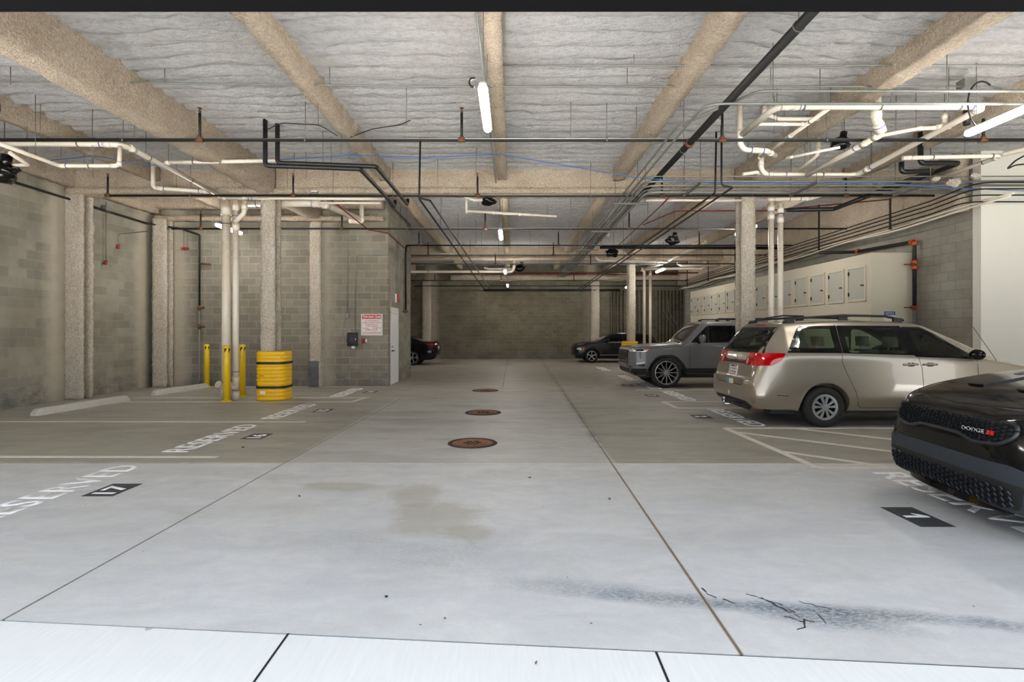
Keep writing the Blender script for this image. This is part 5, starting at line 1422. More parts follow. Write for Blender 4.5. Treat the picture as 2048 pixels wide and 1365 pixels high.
# ---------------------------------------------------------------- gold minivan (rear toward the aisle)
def build_van():
    YN = 9.71
    t = thing('minivan', 'champagne gold minivan parked nose-in, its tail toward the aisle', 'car', (3.87, YN, 0))
    #      s    zb   Ws    W     zm    Wb    zs    Wt    ze    zt
    K = [(0.00, .40, .62, .72, .52, .70, .66, .62, .70, .715),
         (0.05, .34, .76, .86, .54, .84, .72, .76, .755, .77),
         (0.10, .31, .82, .915, .56, .80, .92, .70, 1.00, 1.04),
         (0.16, .29, .85, .945, .58, .82, 1.06, .76, 1.17, 1.20),
         (0.26, .27, .87, .965, .60, .875, 1.14, .78, 1.30, 1.335),
         (0.40, .26, .88, .975, .60, .915, 1.17, .75, 1.47, 1.505),
         (0.52, .26, .89, .98, .60, .935, 1.18, .72, 1.60, 1.645),
         (0.60, .26, .89, .98, .60, .94, 1.19, .72, 1.655, 1.70),
         (0.90, .25, .90, .982, .60, .95, 1.19, .73, 1.67, 1.725),
         (1.60, .25, .90, .982, .60, .955, 1.18, .74, 1.685, 1.75),
         (2.40, .25, .90, .982, .60, .955, 1.15, .74, 1.67, 1.745),
         (2.85, .25, .90, .982, .60, .955, 1.13, .73, 1.61, 1.70),
         (3.20, .25, .90, .982, .60, .955, 1.11, .73, 1.45, 1.58),
         (3.55, .25, .90, .98, .60, .945, 1.09, .76, 1.27, 1.43),
         (3.90, .25, .90, .975, .60, .92, 1.06, .80, 1.11, 1.26),
         (4.15, .25, .89, .97, .60, .90, 1.02, .76, 1.06, 1.12),
         (4.55, .25, .87, .95, .60, .86, .95, .68, .99, 1.02),
         (4.85, .26, .80, .89, .55, .78, .82, .60, .88, .91),
         (5.02, .28, .66, .76, .50, .66, .68, .5, .74, .77),
         (5.10, .34, .5, .58, .48, .48, .56, .4, .60, .62)]
    den = ((0, 0.7, 0.02), (2.8, 4.3, 0.04))
    bm = loft(K, dense=den); bv = bvh_of(bm)
    body = obj('body', bm, M['gold'], t, recalc=False)
    # cabin cavity
    K2 = [(k[0],)+(0.62, k[2]-.10, k[3]-.07, 0.75, k[5]-.06, k[6], k[7]-.05, k[8]-.045, k[9]-.05) for k in K if 0.26 <= k[0] <= 3.9]
    K2 = [(k[0]+(0.05 if k[0] < 1 else (-.06 if k[0] > 3 else 0)),)+k[1:] for k in K2]
    cav = obj('cav', loft(K2, dense=((0.3, 0.8, 0.04),)), None)
    Zo = 0.0
    q1 = rounded([(0.71, 1.28), (0.85, 1.57), (0.90, 1.60), (1.36, 1.61), (1.37, 1.28)], 0.05)
    q2 = rounded([(1.54, 1.21), (1.54, 1.60), (2.40, 1.60), (2.50, 1.19)], 0.05)
    q3 = rounded([(2.70, 1.165), (2.60, 1.585), (2.80, 1.575), (3.02, 1.48), (3.30, 1.31), (3.42, 1.20), (3.42, 1.13)], 0.04)
    rear = rounded([(-.66, 1.225), (-.60, 1.56), (.60, 1.56), (.66, 1.225)], 0.06)
    shield = [(3.02, -.52), (3.86, -.62), (3.86, .62), (3.02, .52)]
    cs = [cav, cyl_cut(1.15, .33, .395, -1.2, -.62), cyl_cut(1.15, .33, .395, .62, 1.2), cyl_cut(4.18, .33, .395, -1.2, -.6), cyl_cut(4.18, .33, .395, .6, 1.2)]
    for q in (q1, q2, q3): cs.append(cutter(q, 'Y', -1.3, 1.3))
    cs.append(cutter(rear, 'X', -.5, 0.62))
    cs.append(cutter(shield, 'Z', 1.2, 2.0))
    boolean(body, cs)
    body.data.set_sharp_from_angle(angle=math.radians(32))
    # black glass surrounds and panes
    def framed(outer, inner, nm='side_window'):
        for sg in (-1, 1):
            f = patch_obj(nm, bv, outer, 'Y', sg, 'gloss_black', t, 0.002, 0.006, 0.08, inner)
            patch_obj('pane', bv, inner, 'Y', sg, 'glass', f, -0.006, 0, 0.08)
    framed(rounded([(0.56, 1.205), (0.79, 1.60), (0.84, 1.635), (1.436, 1.645), (1.436, 1.20)], 0.012), q1)
    framed(rounded([(1.442, 1.20), (1.442, 1.645), (2.485, 1.64), (2.605, 1.165)], 0.012), q2)
    framed(rounded([(2.60, 1.14), (2.49, 1.625), (2.83, 1.62), (3.08, 1.50), (3.36, 1.32), (3.62, 1.14), (3.62, 1.105)], 0.03), q3)
    f = patch_obj('rear_window', bv, rounded([(-.83, 1.19), (-.70, 1.62), (.70, 1.62), (.83, 1.19)], 0.03), 'X', -1, 'gloss_black', t, 0.003, 0.006, 0.08, rear); patch_obj('pane', bv, rear, 'X', -1, 'glass', f, -0.006, 0, 0.08)
    patch_obj('windscreen', bv, shield, 'Z', 1, 'glass', t, 0.0, 0, 0.1)
    # tail lamps
    for sg in (-1, 1):
        l = patch_obj('tail_lamp', bv, rounded([(0.10, 1.195), (0.53, 1.195), (0.46, 1.08), (0.32, 0.995), (0.10, 0.99)], 0.03), 'Y', sg, 'red_lens', t, 0.012, 0.02, 0.04)
        pb = rounded([(sg*.50, 1.19), (sg*.90, 1.195), (sg*.90, .99), (sg*.44, .985), (sg*.44, 1.05)], 0.02)
        patch_obj('hatch_lens', bv, pb, 'X', -1, 'red_lens', l, 0.013, 0.02, 0.04)
        rv_ = [(sg*.53+.035*math.cos(a), 1.05+.055*math.sin(a)) for a in [2*PI*k/14 for k in range(14)]]
        patch_obj('reversing_lens', bv, rv_, 'X', -1, 'clear_lens', l, 0.018, 0, 0.03)
    patch_obj('garnish', bv, [(-.46, 1.055), (.66, 1.055), (.66, 1.0), (-.44, 1.0)], 'X', -1, 'black', t, 0.006, 0.006)
    ring_logo(t, bv, 0.04, 1.105, 0.055, 0.038, -1)
    # number plate and sticker
    pl = patch_obj('number_plate', bv, rounded([(-.17, .775), (.17, .775), (.17, .955), (-.17, .955)], 0.012), 'X', -1, 'plate', t, 0.012, 0.01)
    mir = -1
    patch_obj('plate_band', bv, [(-.06, .925), (.12, .925), (.12, .95), (-.06, .95)], 'X', -1, 'sign_blue', pl, 0.0135)
    patch_obj('plate_band', bv, [(-.15, .925), (-.07, .925), (-.07, .95), (-.15, .95)], 'X', -1, 'amber', pl, 0.0135)
    project_text(bv, '47 8491', .28, .04, 0, .888, 'X', -1, 'text_dark', pl, 'plate_number', 0.014, 0.02, mir)
    project_text(bv, '10 9944', .28, .04, 0, .835, 'X', -1, 'text_dark', pl, 'plate_number', 0.014, 0.02, mir)
    project_text(bv, 'NORTH CAROLINA', .28, .022, 0, .793, 'X', -1, 'sign_red', pl, 'plate_state', 0.014, 0.02, mir)
    st = patch_obj('bumper_sticker', bv, [(-.15, .62), (.15, .62), (.15, .72), (-.15, .72)], 'X', -1, 'cream_paper', t, 0.004, 0.003)
    patch_obj('sticker_picture', bv, [(.02, .622), (.148, .622), (.148, .718), (.02, .718)], 'X', -1, 'sky_paper', st, 0.0055)
    project_text(bv, 'SIENNA', .26, .035, -.62, .665, 'X', -1, 'chrome', t, 'model_lettering', 0.008, 0.02, mir)
    project_text(bv, 'LE', .07, .03, .68, .69, 'X', -1, 'chrome', t, 'model_lettering', 0.008, 0.02, mir)
    bp = patch_obj('rear_bumper', bv, rounded([(-.80, .36), (-.84, .73), (-.62, .735), (-.55, .64), (.55, .64), (.62, .735), (.84, .73), (.80, .36), (.60, .41), (-.60, .41)], .03), 'X', -1, 'gold', t, 0.020, 0.02, 0.04)
    for sg in (-1, 1): patch_obj('bumper_side', bv, rounded([(.09, .30), (.06, .735), (.45, .755), (.66, .74), (.745, .55), (.755, .30)], .04), 'Y', sg, 'gold', bp, 0.020, 0.02, 0.04)
    cp = [(-.02+.042*math.cos(a), .475+.042*math.sin(a)) for a in [2*PI*k/18 for k in range(18)]]
    patch_obj('round_sticker', bv, cp, 'X', -1, 'plate', t, 0.024)
    # seams
    bm = bmesh.new()
    seam_line(bv, [(1.43, 1.20), (1.42, 1.06), (1.49, .88), (1.63, .58), (1.69, .36), (1.76, .315), (3.5, .315), (3.62, .45)], 'Y', -1, bm=bm)
    seam_line(bv, [(2.645, 1.14), (2.70, .95), (2.72, .60), (2.70, .33)], 'Y', -1, bm=bm)
    seam_line(bv, [(3.62, .45), (3.60, 1.10)], 'Y', -1, bm=bm)
    seam_line(bv, [(1.42, 1.64), (1.41, 1.66)], 'Y', -1, bm=bm)
    seam_line(bv, [(-.80, .985), (-.80, .79), (-.60, .645), (.60, .645), (.80, .79), (.80, .985)], 'X', -1, bm=bm)
    obj('panel_gap', bm, M['seam'], t, recalc=False)
    bm = bmesh.new(); seam_line(bv, [(.36, .525), (.54, .515)], 'Y', -1, 0.010, 0.0225, bm=bm); obj('scratch', bm, M['seam'], t, recalc=False)
    for sg in (-1, 1):
        patch_obj('side_moulding', bv, rounded([(1.66, .63), (2.66, .62), (2.66, .57), (1.66, .575)], 0.02), 'Y', sg, 'gold', t, 0.016, 0.016, 0.08)
        patch_obj('side_moulding', bv, rounded([(2.74, .62), (3.52, .61), (3.52, .56), (2.74, .57)], 0.02), 'Y', sg, 'gold', t, 0.016, 0.016, 0.08)
        # wheel-arch lip
        for cx in (1.15, 4.18):
            bm = bmesh.new()
            n = 30
            for k in range(n):
                a0, a1 = -0.15+(PI+0.3)*k/n, -0.15+(PI+0.3)*(k+1)/n
                def pp(r, a): return (cx+r*math.cos(a), max(.27, .33+r*math.sin(a)))
                patch_bm(bv, [pp(.398, a0), pp(.398, a1), pp(.445, a1), pp(.445, a0)], 'Y', sg, 0.012, 0, 1.0, bm)
            bmesh.ops.remove_doubles(bm, verts=bm.verts[:], dist=0.002)
            obj('arch_lip', bm, M['gold'], t, smooth=True)
        # handles
        for cx in (2.52, 2.83):
            bm = bmesh.new(); y = sg*.967; add_tube(bm, [(cx-.115, y-sg*.0, 1.015), (cx-.09, y+sg*.03, 1.018), (cx+.09, y+sg*.03, 1.02), (cx+.115, y, 1.02)], 0.016, 10, 0.02)
            add_tube(bm, [(cx-.04, y-sg*.004, 1.018), (cx+.04, y-sg*.004, 1.018)], 0.035, 12); obj('door_handle', bm, M['gold'], t, recalc=False)
        # door mirror
        bm = bmesh.new(); bmesh.ops.create_icosphere(bm, subdivisions=3, radius=1.0)
        for v in bm.verts: v.co = Vector((3.50+v.co.x*.075+(0.02 if v.co.y*sg > 0 else 0), sg*1.06+v.co.y*.12, 1.18+v.co.z*.085))
        add_tube(bm, [(3.56, sg*.93, 1.12), (3.52, sg*1.02, 1.14)], 0.03, 8); m_ = obj('door_mirror', bm, M['gloss_black'], t, smooth=True)
        # roof rail
        bm = bmesh.new(); add_tube(bm, [(.62, sg*.66, 1.70), (.80, sg*.68, 1.765), (1.6, sg*.69, 1.815), (2.3, sg*.68, 1.80), (2.62, sg*.66, 1.735)], 0.019, 8, 0.15)
        for cx, cz in ((.72, 1.72), (1.6, 1.77), (2.5, 1.74)): add_box(bm, (cx-.07, sg*.68-.02, cz-.04), (cx+.07, sg*.68+.02, cz+.03))
        obj('roof_rail', bm, M['plastic'], t, recalc=False)
        for cx, fr in ((1.15, 0), (4.18, 1)): wheel(t, cx, sg*.86, .33, .205, .215, sg, 'cover', 0.33)
    for cx in (.95, 2.2): tube('cross_bar', [(cx, -.68, 1.80), (cx, 0, 1.83), (cx, .68, 1.80)], .014, M['plastic'], t, 8)
    patch_obj('brake_lamp', bv, [(-.17, 1.655), (.17, 1.655), (.17, 1.68), (-.17, 1.68)], 'X', -1, 'red_lens', t, 0.006, 0.004)
    tube('rear_wiper', [(.12, .10, 1.195), (.20, -.10, 1.24), (.205, -.40, 1.225)], .010, M['plastic'], t, 6)
    tube('aerial', [(4.02, -.84, 1.05), (3.99, -.84, 1.10), (3.66, -.80, 1.62)], .004, M['plastic'], t, 6)
    # underside, tow bar, exhaust
    bm = bmesh.new(); add_box(bm, (.35, -.80, .20), (4.9, .80, .34)); add_tube(bm, [(.10, -.55, .27), (.10, .55, .27)], .035, 10); obj('underbody', bm, M['plastic'], t, recalc=False)
    bm = bmesh.new(); add_tube(bm, [(.15, .05, .27), (-.08, .05, .25)], .028, 8); add_tube(bm, [(-.08, .05, .25), (-.08, .05, .33)], .014, 8); bmesh.ops.create_icosphere(bm, subdivisions=2, radius=.03, matrix=Matrix.Translation((-.08, .05, .355))); obj('tow_ball', bm, M['chrome'], t, recalc=False)
    bm = bmesh.new(); add_tube(bm, [(.9, -.5, .24), (.12, -.52, .235)], .035, 12); obj('exhaust', bm, M['rust'], t, recalc=False)
    patch_obj('bumper_valance', bv, [(-.70, .33), (-.62, .40), (.62, .40), (.70, .33)], 'X', -1, 'plastic', t, 0.004, 0.004)
    # interior
    bm = bmesh.new()
    def cushion(x0, x1, y0, y1, z0, z1, lean=0.0):
        vs = add_box(bm, (x0, y0, z0), (x1, y1, z1))
        for v in vs[4:]: v.co.x -= lean
    for x in (1.05, 1.95, 2.78):
        for y in (-.62, .12):
            cushion(x, x+.5, y, y+.48, .62, .78); cushion(x-.06, x+.10, y, y+.48, .74, 1.22, .14)
            cushion(x-.23, x-.13, y+.11, y+.37, 1.28, 1.46, .02)
            for yy in (.17, .31): add_tube(bm, [(x-.17, y+yy, 1.2), (x-.18, y+yy, 1.32)], .008, 6)
    bmesh.ops.bevel(bm, geom=[e for e in bm.edges if e.calc_length() > .09], offset=.03, segments=3, affect='EDGES', clamp_overlap=True)
    obj('seats', bm, M['cloth'], t, smooth=True)
    bm = bmesh.new(); add_box(bm, (3.35, -.80, .75), (3.85, .80, 1.05)); add_lathe(bm, [(.17, -.012), (.19, 0), (.17, .012), (.15, 0), (.17, -.012)], 24, (0, 0, 0), 'X')
    for v in list(bm.verts)[8:]: v.co = Vector((3.18+v.co.x+v.co.z*.3, .38+v.co.y, 1.10+v.co.z))
    obj('dashboard', bm, M['plastic'], t)
    return t
M['cream_paper'] = plain('cream_sticker', rgb(222, 216, 170), 0.6); M['sky_paper'] = plain('blue_sticker', rgb(60, 160, 200), 0.6, 0, 0.3, 60)
build_van()

# ---------------------------------------------------------------- hexagon mesh on a front face
def honeycomb(bvh, poly, cell, thick, m, parent, name, off=0.012, asp=1.0):
    from mathutils.geometry import intersect_point_line
    def inside(p):
        c = False; n = len(poly); j = n-1
        for i in range(n):
            a, b = poly[i], poly[j]
            if (a[1] > p[1]) != (b[1] > p[1]) and p[0] < (b[0]-a[0])*(p[1]-a[1])/(b[1]-a[1])+a[0]: c = not c
            j = i
        return c
    ys = [p[0] for p in poly]; zs = [p[1] for p in poly]
    bm = bmesh.new()
    dx, dz = cell*1.5*asp, cell*0.866
    i = 0; y = min(ys)
    while y < max(ys):
        z = min(zs)+(dz if i % 2 else 0)
        while z < max(zs):
            if inside((y, z)):
                ring = []
                for rr_, o_ in ((cell, off-0.004), (cell-thick, off+0.004), (cell-thick*1.3, off-0.014)):
                    rg = []
                    for k in range(6):
                        a = PI/3*k; py, pz = y+rr_*math.cos(a)*asp, z+rr_*math.sin(a)
                        og = Vector((-8, py, pz)); loc, nor, _, _ = bvh.ray_cast(og, Vector((1, 0, 0)))
                        if loc is None: break
                        rg.append(bm.verts.new(loc+Vector((-o_, 0, 0))))
                    ring.append(rg)
                if all(len(r) == 6 for r in ring):
                    for k in range(6):
                        for a_, b_ in ((0, 1), (1, 2)): bm.faces.new((ring[a_][k], ring[a_][(k+1) % 6], ring[b_][(k+1) % 6], ring[b_][k]))
            z += 2*dz
        y += dx; i += 1
    bmesh.ops.recalc_face_normals(bm, faces=bm.faces)
    return obj(name, bm, M[m], parent, recalc=False)

# ---------------------------------------------------------------- black performance off-roader, nose toward the aisle
def build_black():
    t = thing('black_car', 'glossy black car with honeycomb grille cut off by the right edge', 'car', (3.66, 4.66, 0), -0.10)
    #      s    zb   Ws    W     zm    Wb    zs    Wt    ze    zt
    K = [(0.00, .30, .40, .52, .50, .50, .64, .42, .72, .74),
         (0.03, .25, .62, .70, .50, .62, .70, .50, .82, .85),
         (0.08, .22, .76, .83, .52, .70, .78, .60, .89, .925),
         (0.16, .21, .85, .905, .54, .79, .86, .70, .945, .975),
         (0.30, .21, .90, .945, .56, .875, .93, .78, .99, 1.03),
         (0.50, .21, .92, .96, .60, .925, .985, .83, 1.04, 1.085),
         (0.90, .21, .93, .965, .64, .93, 1.07, .83, 1.12, 1.165),
         (1.30, .22, .93, .965, .66, .93, 1.12, .82, 1.18, 1.225),
         (1.50, .22, .93, .965, .66, .93, 1.14, .78, 1.25, 1.31),
         (1.90, .22, .93, .965, .66, .93, 1.17, .72, 1.52, 1.60),
         (2.20, .22, .93, .965, .66, .93, 1.19, .68, 1.66, 1.74),
         (3.00, .22, .93, .965, .66, .93, 1.21, .67, 1.72, 1.79),
         (4.20, .24, .93, .96, .66, .92, 1.22, .66, 1.66, 1.74),
         (4.80, .28, .90, .94, .66, .88, 1.20, .64, 1.45, 1.52),
         (5.00, .34, .82, .88, .62, .80, .95, .60, 1.15, 1.20),
         (5.08, .40, .70, .76, .60, .66, .85, .5, .95, .97)]
    bm = loft(K, dense=((0, 0.6, 0.015), (1.2, 2.2, 0.04))); bv = bvh_of(bm)
    body = obj('body', bm, M['car_black'], t, recalc=False)
    boolean(body, [cyl_cut(.93, .38, .46, -1.2, -.6), cyl_cut(.93, .38, .46, .6, 1.2), cyl_cut(3.97, .38, .46, -1.2, -.6), cyl_cut(3.97, .38, .46, .6, 1.2)])
    body.data.set_sharp_from_angle(angle=math.radians(32))
    up = rounded([(-.70, .79), (-.62, .72), (-.46, .70), (-.36, .70), (-.24, .735), (.24, .735), (.36, .70), (.46, .70), (.62, .72), (.70, .79), (.68, .875), (-.68, .875)], 0.04)
    patch_obj('grille_backing', bv, up, 'X', -1, 'black', t, 0.003, 0, 0.04)
    honeycomb(bv, up, .017, .0035, 'grille_plastic', t, 'upper_grille', 0.014, 1.7)
    bm = bmesh.new(); n = len(up)
    loop_ = []
    for p in up:
        loc, nor, _, _ = bv.ray_cast(Vector((-8, p[0], p[1])), Vector((1, 0, 0)))
        if loc is None: loc = bv.find_nearest(Vector((0, p[0], p[1])))[0]
        loop_.append(loc+Vector((-.010, 0, 0)))
    add_tube(bm, loop_+[loop_[0]], .017, 8); obj('grille_surround', bm, M['grille_plastic'], t, recalc=False)
    # smile-shaped dark intake under the surround
    patch_obj('centre_intake', bv, rounded([(-.62, .60), (-.44, .69), (.44, .69), (.62, .60)], 0.03), 'X', -1, 'gloss_black', t, 0.003, 0.002)
    low = rounded([(-.74, .26), (-.80, .44), (-.55, .455), (.55, .455), (.80, .44), (.74, .26)], 0.03)
    patch_obj('lower_bumper', bv, rounded([(-.90, .24), (-.90, .52), (-.70, .575), (.70, .575), (.90, .52), (.90, .24)], 0.04), 'X', -1, 'slate_plastic', t, 0.010, 0.012, 0.04)
    patch_obj('grille_backing', bv, low, 'X', -1, 'black', t, 0.0125, 0, 0.04)
    honeycomb(bv, [(-.72, .27), (-.74, .40), (.74, .40), (.72, .27)], .024, .005, 'grille_plastic', t, 'lower_grille', 0.024, 1.5)
    # splitter lip follows the plan curve of the nose
    bm = bmesh.new(); pts = []
    for k in range(25):
        y = -.93+1.86*k/24
        pts.append(Vector((0.02+0.42*abs(y/.93)**3.2+.03, y, .195)))
    for p, q in zip(pts, pts[1:]):
        a = [bm.verts.new(p+Vector((-.05, 0, 0))), bm.verts.new(q+Vector((-.05, 0, 0))), bm.verts.new(q+Vector((.25, 0, .0))), bm.verts.new(p+Vector((.25, 0, .0)))]
        b = [bm.verts.new(v.co+Vector((0.01, 0, .05))) for v in a]
        bm.faces.new(a[::-1]); bm.faces.new(b); bm.faces.new((a[0], a[1], b[1], b[0]))
    obj('splitter', bm, M['gloss_black'], t)
    for sg in (-1, 1):
        hl = patch_obj('headlamp', bv, rounded([(sg*.73, .79), (sg*.72, .875), (sg*.86, .915), (sg*.87, .79), (sg*.80, .74)], 0.02), 'X', -1, 'clear_lens', t, 0.005, 0.006, 0.03)
        patch_obj('headlamp_side', bv, rounded([(.12, .80), (.14, .92), (.52, .975), (.40, .88)], 0.02), 'Y', sg, 'clear_lens', hl, 0.005, 0.006, 0.03)
        mk = patch_obj('side_marker', bv, rounded([(.17, .60), (.19, .66), (.34, .66), (.30, .60)], 0.01), 'Y', sg, 'clear_lens', t, 0.006, 0.006, 0.03)
        patch_obj('red_reflector', bv, [(.20, .665), (.20, .70), (.27, .70), (.27, .665)], 'Y', sg, 'red_lens', mk, 0.006)
        bm = bmesh.new(); bmesh.ops.create_icosphere(bm, subdivisions=3, radius=1.0)
        for v in bm.verts: v.co = Vector((1.72+v.co.x*.09, sg*1.07+v.co.y*.13, 1.30+v.co.z*.11))
        add_tube(bm, [(1.75, sg*.90, 1.19), (1.73, sg*1.02, 1.24)], .03, 8); obj('door_mirror', bm, M['car_black'], t, smooth=True)
        patch_obj('side_window', bv, rounded([(1.80, 1.20), (2.25, 1.58), (4.3, 1.60), (4.5, 1.24)], .04), 'Y', sg, 'dark_glass', t, 0.003, 0.004, 0.08)
        for cx in (.93, 3.97): wheel(t, cx, sg*.84, .39, .27, .26, sg, 'star', .2)
    patch_obj('windscreen', bv, [(1.46, -.72), (1.46, .72), (2.08, .60), (2.08, -.60)], 'Z', 1, 'dark_glass', t, 0.004, 0.004, 0.08)
    # bonnet seams, bulge and washer
    bm = bmesh.new()
    seam_line(bv, [(.20, -.62), (.135, -.3), (.125, 0), (.135, .3), (.20, .62)], 'Z', 1, 0.008, bm=bm)
    seam_line(bv, [(.20, .62), (.30, .78), (1.36, .80)], 'Z', 1, 0.008, bm=bm); seam_line(bv, [(.20, -.62), (.30, -.78), (1.36, -.80)], 'Z', 1, 0.008, bm=bm)
    obj('panel_gap', bm, M['black'], t, recalc=False)
    for sg in (-1, 1):
        b = patch_obj('bonnet_bulge', bv, rounded([(.45, sg*.14), (1.25, sg*.22), (1.25, sg*.50), (.45, sg*.40)], .1, 8), 'Z', 1, 'car_black', t, .014, .016, .08)
        patch_obj('bonnet_vent', bv, rounded([(.85, sg*.28), (1.10, sg*.31), (1.10, sg*.42), (.85, sg*.38)], .03), 'Z', 1, 'plastic', t, .017, .004, .08)
    tube('wiper', [(1.40, .75, 1.235), (1.42, .2, 1.27)], .012, M['plastic'], t, 6)
    wb = bmesh.new(); bmesh.ops.create_icosphere(wb, subdivisions=2, radius=.014, matrix=Matrix.Translation((1.12, .45, 1.215))); obj('washer_jet', wb, M['plastic'], t)
    # lettering on the grille
    loc = bv.ray_cast(Vector((-8, -.42, .79)), Vector((1, 0, 0)))[0]
    loc2 = bv.ray_cast(Vector((-8, -.52, .79)), Vector((1, 0, 0)))[0]
    bm = text_mesh('DODGE', .20, .032, .006, .02)
    ang = math.atan2(loc2.x-loc.x, .10)
    o = obj('grille_lettering', bm, M['chrome'], t, recalc=False)
    o.rotation_euler = (PI/2, 0, -PI/2+ang); o.location = loc+Vector((-.034, 0.02, 0))
    bm = bmesh.new()
    for k in range(2): prism(bm, [(k*.034, -.017), (k*.034+.026, -.017), (k*.034+.038, .017), (k*.034+.012, .017)], 0, .006)
    o2 = obj('red_stripes', bm, M['red_lens'], t); o2.rotation_euler = o.rotation_euler; o2.location = loc+Vector((-.030+.03*0, -.095, 0))+Vector((math.sin(ang)*.1, 0, 0))
    bm = bmesh.new(); add_box(bm, (.3, -.78, .18), (4.8, .78, .34)); obj('underbody', bm, M['plastic'], t)
build_black()

# ---------------------------------------------------------------- grey boxy off-roader
def build_grey():
    t = thing('off_roader', 'boxy grey off-roader with large multi-spoke wheels, nose to the aisle', 'car', (3.22, 15.83, 0))
    #      s    zb   Ws    W     zm    Wb    zs    Wt    ze    zt
    K = [(0.00, .52, .60, .70, .62, .70, .80, .62, .98, 1.01),
         (0.04, .42, .70, .78, .62, .77, .90, .70, 1.05, 1.08),
         (0.10, .36, .78, .86, .62, .85, .98, .76, 1.09, 1.12),
         (0.22, .32, .86, .93, .66, .91, 1.03, .82, 1.105, 1.14),
         (0.45, .32, .92, .97, .70, .95, 1.07, .86, 1.12, 1.165),
         (0.90, .34, .94, .985, .72, .96, 1.09, .88, 1.14, 1.19),
         (1.40, .36, .95, .99, .72, .965, 1.12, .88, 1.165, 1.215),
         (1.52, .36, .95, .99, .72, .965, 1.16, .84, 1.23, 1.28),
         (1.80, .36, .95, .99, .72, .965, 1.20, .78, 1.52, 1.57),
         (2.02, .36, .95, .99, .72, .965, 1.21, .76, 1.73, 1.78),
         (2.20, .36, .95, .99, .72, .965, 1.22, .76, 1.78, 1.83),
         (3.60, .36, .95, .99, .72, .965, 1.22, .76, 1.80, 1.85),
         (4.60, .38, .94, .98, .72, .955, 1.22, .75, 1.77, 1.82),
         (4.85, .42, .92, .96, .72, .93, 1.20, .72, 1.50, 1.55),
         (4.92, .5, .86, .90, .70, .86, 1.0, .7, 1.15, 1.18)]
    bm = loft(K, dense=((0, .5, .02), (1.4, 2.2, .04))); bv = bvh_of(bm)
    body = obj('body', bm, M['car_grey'], t, recalc=False)
    def arch(cx): return rounded([(cx-.60, .15), (cx-.50, .58), (cx-.24, .90), (cx+.24, .90), (cx+.52, .62), (cx+.62, .15)], .16, 6)
    boolean(body, [cutter(arch(.98), 'Y', -1.2, -.58), cutter(arch(.98), 'Y', .58, 1.2), cutter(arch(3.83), 'Y', -1.2, -.58), cutter(arch(3.83), 'Y', .58, 1.2)])
    body.data.set_sharp_from_angle(angle=math.radians(32))
    for sg in (-1, 1):
        w_ = patch_obj('side_window', bv, rounded([(1.66, 1.235), (2.10, 1.66), (2.16, 1.70), (4.45, 1.70), (4.62, 1.24)], .03), 'Y', sg, 'dark_glass', t, .003, .004, .08)
        for sx in (3.02, 3.95): patch_obj('window_pillar', bv, [(sx, 1.24), (sx+.05, 1.24), (sx+.04, 1.70), (sx-.01, 1.70)], 'Y', sg, 'gloss_black', w_, .006)
        patch_obj('sill_cladding', bv, [(1.48, .36), (1.52, .54), (3.30, .54), (3.30, .36)], 'Y', sg, 'plastic', t, .012, .012, .08)
        patch_obj('bumper_cladding', bv, [(.06, .34), (.06, .52), (.45, .53), (.42, .36)], 'Y', sg, 'plastic', t, .010, .010, .05)
        h = patch_obj('headlamp', bv, rounded([(.16, .985), (.10, 1.045), (.40, 1.065), (.50, 1.05), (.42, .985)], .01), 'Y', sg, 'clear_lens', t, .008, .008, .04)
        patch_obj('lamp_mask', bv, rounded([(.17, 1.005), (.13, 1.04), (.37, 1.052), (.36, 1.005)], .01), 'Y', sg, 'gloss_black', h, .0105)
        patch_obj('amber_lens', bv, [(.37, 1.02), (.40, 1.06), (.51, 1.065), (.44, 1.02)], 'Y', sg, 'amber', h, .0105)
        patch_obj('headlamp_front', bv, [(sg*.70, .985), (sg*.70, 1.045), (sg*.90, 1.055), (sg*.90, .985)], 'X', -1, 'clear_lens', h, .009, .008)
        patch_obj('air_slot', bv, [(.24, .975), (.31, .975), (.29, .78), (.26, .79)], 'Y', sg, 'gloss_black', t, .004)
        patch_obj('fog_slot', bv, [(.12, .585), (.22, .645), (.40, .64), (.38, .59)], 'Y', sg, 'gloss_black', t, .005)
        bm = bmesh.new(); bmesh.ops.create_cube(bm, size=1.0)
        for v in bm.verts: v.co = Vector((1.90+v.co.x*.13, sg*1.13+v.co.y*.24, 1.34+v.co.z*.22))
        bmesh.ops.bevel(bm, geom=bm.edges[:], offset=.035, segments=3, affect='EDGES')
        m_ = obj('door_mirror', bm, M['car_grey'], t, smooth=True); tube('mirror_foot', [(1.86, sg*.95, 1.22), (1.88, sg*1.06, 1.26)], .03, M['gloss_black'], m_, 8)
        bm = bmesh.new(); add_tube(bm, [(2.42, sg*.70, 1.83), (2.50, sg*.70, 1.895), (4.2, sg*.70, 1.90), (4.32, sg*.70, 1.83)], .018, 8, .05)
        for cx in (2.46, 3.3, 4.26): add_box(bm, (cx-.05, sg*.70-.02, 1.80), (cx+.05, sg*.70+.02, 1.89))
        obj('roof_rail', bm, M['plastic'], t, recalc=False)
        for cx in (.98, 3.83): wheel(t, cx, sg*.87, .415, .315, .265, sg, 'multi', 0.0)
        bm = bmesh.new(); add_tube(bm, [(2.75, sg*.985, 1.05), (2.79, sg*1.01, 1.055), (2.97, sg*1.01, 1.055), (3.0, sg*.985, 1.05)], .016, 8, .02); obj('door_handle', bm, M['car_grey'], t, recalc=False)
    for pts in ([(1.62, 1.20), (1.60, .56)], [(2.98, 1.22), (3.0, .56)], [(.45, 1.085), (1.45, 1.12)]):
        obj('panel_gap', seam_line(bv, pts, 'Y', -1), M['seam'], t, recalc=False)
